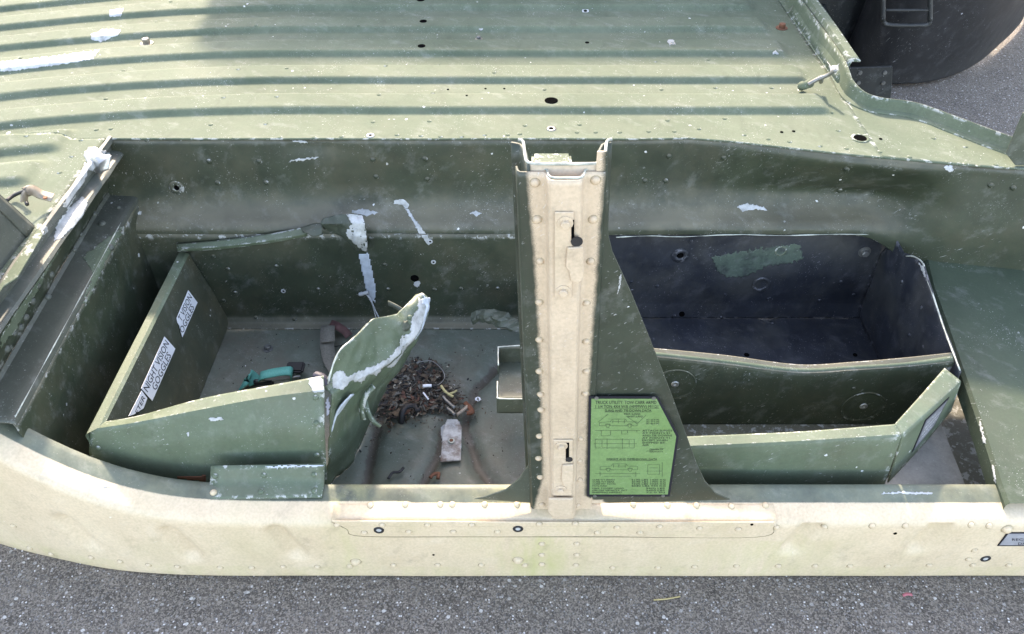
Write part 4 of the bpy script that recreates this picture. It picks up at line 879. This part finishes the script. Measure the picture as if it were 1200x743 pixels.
# bracket, clamp and wire on the body
fb = poly('floor_bracket', [AZ(x, y, 0.092) for x, y in [(516,541),(519,505),(524,491),(536,491),(541,500),(540,539)]], M['bracket'], B, thick=0.004, bevel=0.001, surf=False)
rg = AZ(529, 517, 0.0935); disc('bracket_nut', rg, Vector((0, 0, 1)), 0.0075, M['edge'], B, th=0.003); disc('bracket_hole', rg + Vector((0, 0, 0.003)), Vector((0, 0, 1)), 0.0045, M['rust'], B, th=0.0008)
cl = ribbon('pipe_clamp', [AZ(28, 236, 0.635), AZ(30, 226, 0.65), AZ(38, 223, 0.645), AZ(48, 228, 0.63), AZ(62, 232, 0.62)], 0.022, M['zinc'], B, thick=0.003, wdir=Vector((0.2, 1, 0.1)))
disc('clamp_hole', AZ(53, 232, 0.628), Vector((0, 0, 1)), 0.004, M['rust'], B, th=0.002)
tube('cable', [AZ(8, 235, 0.61), AZ(18, 228, 0.612), AZ(34, 223, 0.63), AZ(30, 232, 0.618), AZ(32, 240, 0.612)], 0.004, M['black'], B, 6, 5)
loft('torn_corner_tab', [[AZ(97, 182, 0.60), AZ(103, 172, 0.612), AZ(112, 172, 0.61)], [AZ(101, 190, 0.60), AZ(110, 181, 0.622), AZ(121, 181, 0.615)], [AZ(104, 200, 0.58), AZ(116, 192, 0.605), AZ(131, 182, 0.61)], [AZ(106, 203, 0.565), AZ(118, 203, 0.58), AZ(127, 199, 0.585)]], M['alu'], B, nu=12, nv=12, cu=False, amp=0.002, nscale=40, surf=False)
tube('torn_wire', [AY(429, 345, 0.695), AY(434, 350, 0.685), AY(440, 364, 0.66), AY(446, 376, 0.62)], 0.0016, PR, B, 6, 5)
tube('torn_wire', [AY(430, 346, 0.695), AY(436, 356, 0.685), AY(440, 370, 0.65), AY(443, 378, 0.62)], 0.0012, PR, B, 6, 5)
tube('wire_lug', [AY(421, 345, 0.697), AY(426, 344, 0.695), AY(431, 342, 0.695)], 0.005, PR, B, 6, 3, jit=0.5)

# ------------------------------------------------------------------ loose things in the footwell
TEAL = plain('teal_webbing', (0.06, 0.30, 0.25), 0.7, var=0.15, scale=300)
t = thing('ratchet_strap', 'small teal strap with black buckle lying on compartment floor', 'strap', AZ(320, 440, 0.085))
ribbon('webbing', [AZ(304, 443, 0.10), AZ(307, 440, 0.128), AZ(325, 436, 0.132), AZ(340, 435, 0.130), AZ(342, 441, 0.10)], 0.026, TEAL, t, thick=0.003, wdir=Vector((0, 1, 0.1)))
ribbon('webbing_tail', [AZ(283, 452, 0.09), AZ(289, 447, 0.115), AZ(294, 441, 0.10), AZ(300, 450, 0.09)], 0.035, TEAL, t, thick=0.003, wdir=Vector((0.2, 1, 0.1)))
boxm('buckle', AZ(346, 431, 0.11), (0.045, 0.036, 0.014), M['black'], t, bevel=0.004); tube('buckle_rod', [AZ(300, 447, 0.105), AZ(325, 445, 0.105), AZ(352, 441, 0.105)], 0.004, M['steel'], t, 8, 3); boxm('buckle_bar', AZ(309, 448, 0.10), (0.05, 0.012, 0.016), M['black'], t, bevel=0.003)
OL = plain('faded_olive_webbing', (0.14, 0.13, 0.105), 0.85, var=0.25, scale=200)
t = thing('webbing_strap', 'faded olive webbing strap with looped end beside crumpled panel', 'strap', AZ(388, 400, 0.083))
ribbon('webbing', [AZ(384, 385, 0.10), AZ(383, 395, 0.105), AZ(384, 410, 0.10), AZ(387, 424, 0.10), AZ(395, 440, 0.11), AZ(400, 446, 0.14)], 0.036, OL, t, thick=0.003, wdir=Vector((1, 0.1, 0.1)), twist=-0.8)
ribbon('loop_fold', [AZ(384, 401, 0.112), AZ(384, 392, 0.114), AZ(384, 383, 0.110), AZ(385, 382, 0.095)], 0.037, OL, t, thick=0.003, wdir=Vector((1, 0.05, 0)))
q = ribbon('dried_leaf', [AZ(387, 379, 0.10), AZ(395, 382, 0.112), AZ(404, 388, 0.10), AZ(409, 394, 0.09)], 0.022, plain('red_brown_leaf', (0.10, 0.045, 0.04), 0.8), None, thick=0.001, wdir=Vector((0.3, 1, 0.4)))
q['label'] = 'curled red brown leaf beside the olive strap'; q['category'] = 'leaf'
q = tube('wire_bit', [AZ(392, 406, 0.088), AZ(404, 404, 0.09), AZ(416, 400, 0.088)], 0.0015, M['black'], None, 5, 4); q['label'] = 'thin black wire bit on floor near olive strap'; q['category'] = 'wire'
q = tube('rubber_cap', [AY(370, 441, 0.20), AY(376, 443, 0.195), AY(382, 450, 0.19)], 0.011, plain('dark_violet_rubber', (0.035, 0.032, 0.045), 0.6), None, 10, 4, jit=0.4); q['label'] = 'crumpled dark rubber cap lodged at torn panel corner'; q['category'] = 'cap'
# leaf litter heap
LM = [plain('litter_' + n_, c_, 0.85, var=0.35) for n_, c_ in (('dark', (0.035, 0.026, 0.018)), ('brown', (0.085, 0.06, 0.038)), ('grey', (0.10, 0.095, 0.08)), ('pale', (0.30, 0.27, 0.21)), ('black', (0.015, 0.014, 0.014)), ('rust', (0.09, 0.04, 0.025)))]
HP = [(445,492),(442,470),(455,450),(470,432),(486,420),(505,422),(520,432),(524,448),(535,458),(552,470),(548,482),(530,486),(510,480),(490,485),(468,492),(452,500)]
vs, fs, mi = [], [], []
def litter(n_, P, zmax, s0, s1):
    c0 = fpc = AZ(485, 458, 0.085)
    k_ = 0
    while k_ < n_:
        px, py = random.uniform(405, 585), random.uniform(408, 560)
        jx, jy = random.gauss(0, 2.5), random.gauss(0, 2.5)
        if not inside((px + jx, py + jy), P): continue
        if random.random() > math.exp(-(((px - 483) / 38) ** 2 + ((py - 458) / 30) ** 2)) + 0.12: continue
        k_ += 1
        b_ = AZ(px, py, 0.085); dd = (b_ - c0).length
        z = 0.084 + zmax * max(0, 1 - dd / 0.15) * random.random() ** 0.6 + random.random() * 0.008
        q_ = AZ(px, py, z); L_ = random.uniform(s0, s1); W_ = L_ * random.uniform(0.15, 0.6)
        rot = Matrix.Rotation(random.uniform(0, 6.28), 3, 'Z') @ Matrix.Rotation(random.gauss(0, 0.45), 3, 'X') @ Matrix.Rotation(random.gauss(0, 0.35), 3, 'Y')
        k0 = len(vs); cv_ = random.uniform(-0.3, 0.3) * L_
        for v_ in ((-L_/2, 0, 0), (-L_*0.15, -W_/2, cv_*0.6), (L_*0.2, -W_/2*0.9, cv_*0.5), (L_/2, 0, 0), (L_*0.2, W_/2, cv_*0.8), (-L_*0.15, W_/2, cv_*0.7)): vs.append(q_ + rot @ Vector(v_))
        fs.extend([(k0, k0 + 1, k0 + 2, k0 + 5), (k0 + 2, k0 + 3, k0 + 4, k0 + 5)])
        mm = random.choices(range(6), (28, 30, 16, 4, 12, 10))[0]; mi.extend([mm, mm])
litter(1100, HP, 0.012, 0.005, 0.026)
litter(800, [(405,535),(440,450),(470,420),(520,420),(560,460),(570,490),(540,500),(480,500)], 0.0, 0.003, 0.010)
me = mesh('leaf_litter', vs, fs)
for x in LM: me.materials.append(x)
for p_, a_ in zip(me.polygons, mi): p_.material_index = a_
lit = link('leaf_litter', me, None); lit['kind'] = 'stuff'; lit['label'] = 'heap of dead leaves and small scraps on footwell floor'; lit['category'] = 'litter'
md = lit.modifiers.new('sheet', 'SOLIDIFY'); md.thickness = 0.0008
vs, fs, mi = [], [], []
for _ in range(260):
    px, py = random.uniform(232, 610), random.uniform(384, 562)
    h = hit(px, py)
    if not h or h[2] != floor: continue
    q_ = h[0] + Vector((0, 0, 0.0015)); L_ = random.uniform(0.001, 0.0035); rot = Matrix.Rotation(random.uniform(0, 6.28), 3, 'Z') @ Matrix.Rotation(random.gauss(0, 0.4), 3, 'X')
    k0 = len(vs); vs += [q_ + rot @ Vector(v_) * L_ for v_ in ((-.7, -.4, 0), (.6, -.5, .1), (.7, .4, 0), (-.5, .5, .2), (0, 0, .5))]
    a_ = random.choices(range(6), (30, 20, 18, 8, 18, 6))[0]
    for f_ in ((0, 1, 4), (1, 2, 4), (2, 3, 4), (3, 0, 4)): fs.append(tuple(k0 + i for i in f_)); mi.append(a_)
me = mesh('floor_grit', vs, fs)
for x in LM: me.materials.append(x)
for p_, a_ in zip(me.polygons, mi): p_.material_index = a_
gr = link('floor_grit', me, None); gr['kind'] = 'stuff'; gr['label'] = 'scattered grit and crumbs on the footwell floor'; gr['category'] = 'grit'
def scrap(name, lab, cat, o): o.name = name; o['label'] = lab; o['category'] = cat
YEL = plain('pale_yellow_plastic', (0.40, 0.34, 0.16), 0.5)
t = thing('filter_stub', 'short white tube with dark band on the leaf heap', 'tube', AZ(500, 453, 0.125))
tube('white_tube', [AZ(495.5, 452.5, 0.13), AZ(501, 452, 0.13), AZ(506, 452, 0.13)], 0.004, WHITE, t, 8, 3); tube('dark_band', [AZ(506, 452, 0.13), AZ(512, 452, 0.129)], 0.0042, M['black'], t, 8, 3)
t = thing('plastic_clip', 'broken pale yellow plastic clip on the leaf heap', 'clip', AZ(524, 458, 0.115))
tube('clip_arm', [AZ(517, 452, 0.125), AZ(521, 458, 0.125), AZ(526, 462, 0.122), AZ(531, 465, 0.12)], 0.0035, YEL, t, 6, 4, jit=0.5); tube('clip_hook', [AZ(526, 462, 0.122), AZ(531, 460, 0.124), AZ(535, 458, 0.122)], 0.0028, YEL, t, 6, 4, jit=0.5)
for nm, lab, cat, pts, r_, mm in (
    ('bolt_shank', 'grey bolt lying across the leaf heap edge', 'bolt', [(519,464),(524,470),(533,478)], 0.0045, M['steel']),
    ('bolt_shank', 'stubby grey bolt tipping from the litter toward floor bracket', 'bolt', [(524,478),(529,482),(533,486)], 0.0045, M['steel']),
    ('metal_pin', 'pale metal pin next to the rust flake', 'pin', [(535,486),(541,482),(548,476)], 0.0052, M['zinc']),
    ('rust_flake', 'rusty red flake at the end of the metal pin', 'flake', [(545,472),(550,477),(553,483),(547,484)], 0.0065, M['rust']),
    ('black_cloth_scrap', 'crumpled black scrap at the front of leaf heap', 'scrap', [(470,496),(471,484),(477,476),(486,476),(490,482)], 0.0075, M['black']),
    ('paper_scrap', 'thin pale paper sliver on the leaf heap', 'scrap', [(496,460),(499,464),(502,468)], 0.0022, WHITE),
    ('black_twig', 'black twisted twig on floor near the front sill', 'twig', [(455,561),(460,554),(468,553),(473,548)], 0.0035, M['black']),
    ('rust_clump', 'small rusty clump on floor between the front grooves', 'clump', [(504,560),(508,556),(514,555),(513,561)], 0.0045, M['rust'])):
    o = tube(nm, [AZ(x, y, 0.118 if y < 490 and nm not in ('rust_flake', 'metal_pin') else 0.094) for x, y in pts], r_, mm, None, 8, 4, flat=0.7, jit=0.35 if 'bolt' not in nm else 0.1); scrap(nm, lab, cat, o)
o = tube('loose_wire', [AZ(488, 425, 0.12), AZ(505, 423, 0.125), AZ(517, 432, 0.125), AZ(521, 442, 0.12), AZ(515, 450, 0.12), AZ(508, 451, 0.115)], 0.0012, M['steel'], None, 6, 6); scrap('loose_wire', 'thin looping wire over the leaf heap', 'wire', o)
vs_, fs_ = lathe([(0.007, 0), (0.007, 0.0015), (0.0035, 0.0015), (0.0035, 0)], 14); c_ = AZ(560, 468, 0.082)
o = link('loose_washer', mesh('loose_washer', [c_ + Vector(v_) for v_ in vs_], fs_[:-1]), WHITE); scrap('loose_washer', 'small white washer ring lying on bare green floor', 'washer', o)
# on the asphalt in front
o = tube('straw', [AZ(766, 703, 0.004), AZ(780, 702, 0.007), AZ(797, 699, 0.004)], 0.0016, plain('dry_straw', (0.42, 0.34, 0.16), 0.7), None, 5, 4); scrap('dry_straw', 'single dry straw lying on the asphalt', 'straw', o)
o = ribbon('red_scrap', [AZ(1058, 698, 0.004), AZ(1063, 696, 0.007), AZ(1069, 697, 0.004)], 0.006, plain('red_paper', (0.35, 0.1, 0.12), 0.6), None, thick=0.001, wdir=Vector((0, 1, 0.2))); scrap('red_scrap', 'tiny red scrap lying on the asphalt', 'scrap', o)

# ------------------------------------------------------------------ the black vehicle standing behind
K = thing('black_vehicle', 'black vehicle body with rounded corner standing behind the green deck', 'vehicle', (1.6, 2.4, 0))
M['blk'] = paint('scuffed_black_plastic', (0.005, 0.0055, 0.0065), (0.010, 0.0105, 0.012), 0.45, 0.5, (0.022, 0.022, 0.024), 0.5, 0.8, chip_col=(0.3, 0.3, 0.32))
M['blk2'] = paint('dark_green_black_steel', (0.012, 0.014, 0.013), (0.024, 0.027, 0.025), 0.45, 0.6, (0.05, 0.05, 0.045), 0.4, 0.6)
plan = [(1.50, 2.55), (1.505, 2.36), (1.60, 2.275), (1.83, 2.31), (2.08, 2.49), (2.37, 2.81), (2.55, 3.05), (2.8, 3.5)]
cx, cy = 1.9, 3.3
def pr_(z, k): return [Vector((x + (x - cx) * 0 + (0.10 * k if x > 1.6 else 0), y - 0.16 * k, z)) for x, y in plan]
loft('corner_panel', [pr_(0.02, 0), pr_(0.10, 0.05), pr_(0.30, 0.25), pr_(0.55, 0.45), pr_(0.9, 0.5)], M['blk'], K, nu=50, nv=30, cv=True, thick=0.006, amp=0.006, nscale=3, surf=False)
XL = -0.9 - 0.14 * 1.13
boxm('shadow_hull', Vector(((XL + 2.5) / 2, 2.30 + 0.55, 1.205)), (2.5 - XL, 1.1, 0.59), M['blk'], K, bevel=0.04)  # unseen hull, invented and sized to cast the shadow on the deck
boxm('lower_hull', Vector(((XL + 1.5) / 2, 2.98, 0.485)), (1.5 - XL, 0.84, 0.93), M['blk2'], K, bevel=0.02); boxm('sun_leak_block', Vector((1.79, 3.0, 0.485)), (0.6, 0.78, 0.93), M['blk2'], K, bevel=0.02)  # hull deepened and an unseen box added to stop sun passing underneath
for a_, b_, r_ in (((1000, 68, 0.2), (1028, 20, 0.4), 0.022), ((985, 70, 0.2), (960, 10, 0.4), 0.03), ((1010, 100, 0.1), (1022, 40, 0.4), 0.02)):
    tube('chassis_strut', [AY(a_[0], a_[1], 2.45), AY((a_[0] + b_[0]) / 2, (a_[1] + b_[1]) / 2, 2.5), AY(b_[0], b_[1], 2.5)], r_, M['blk2'], K, 8, 3)
fp_ = poly('skid_plate', [AY(x, y, 2.12) for x, y in [(984, 80), (1046, 78), (1045, 108), (1043, 118), (1028, 118), (1024, 112), (1006, 112), (1002, 119), (990, 112), (985, 95)]], M['blk2'], K, thick=0.012, bevel=0.002, surf=False)
for x, y in ((1008, 85), (1037, 85), (1006, 97), (1035, 97)): disc('rivet', AY(x, y, 2.119), NY, 0.008, M['steel'], K, th=0.004)
for a_, b_ in (((1035, -30), (1035, 25)), ((1090, -30), (1090, 25))): tube('step_frame', [AY(a_[0], a_[1], 2.14), AY((a_[0] + b_[0]) / 2, 0, 2.13), AY(b_[0], b_[1], 2.12)], 0.009, M['blk2'], K, 8, 4)
tube('step_frame', [AY(1035, 25, 2.12), AY(1040, 29, 2.12), AY(1062, 30, 2.12), AY(1085, 29, 2.12), AY(1090, 25, 2.12)], 0.009, M['blk2'], K, 8, 4)
tube('step_frame', [AY(1036, 12, 2.125), AY(1062, 12, 2.125), AY(1089, 12, 2.125)], 0.006, M['blk2'], K, 8, 3)
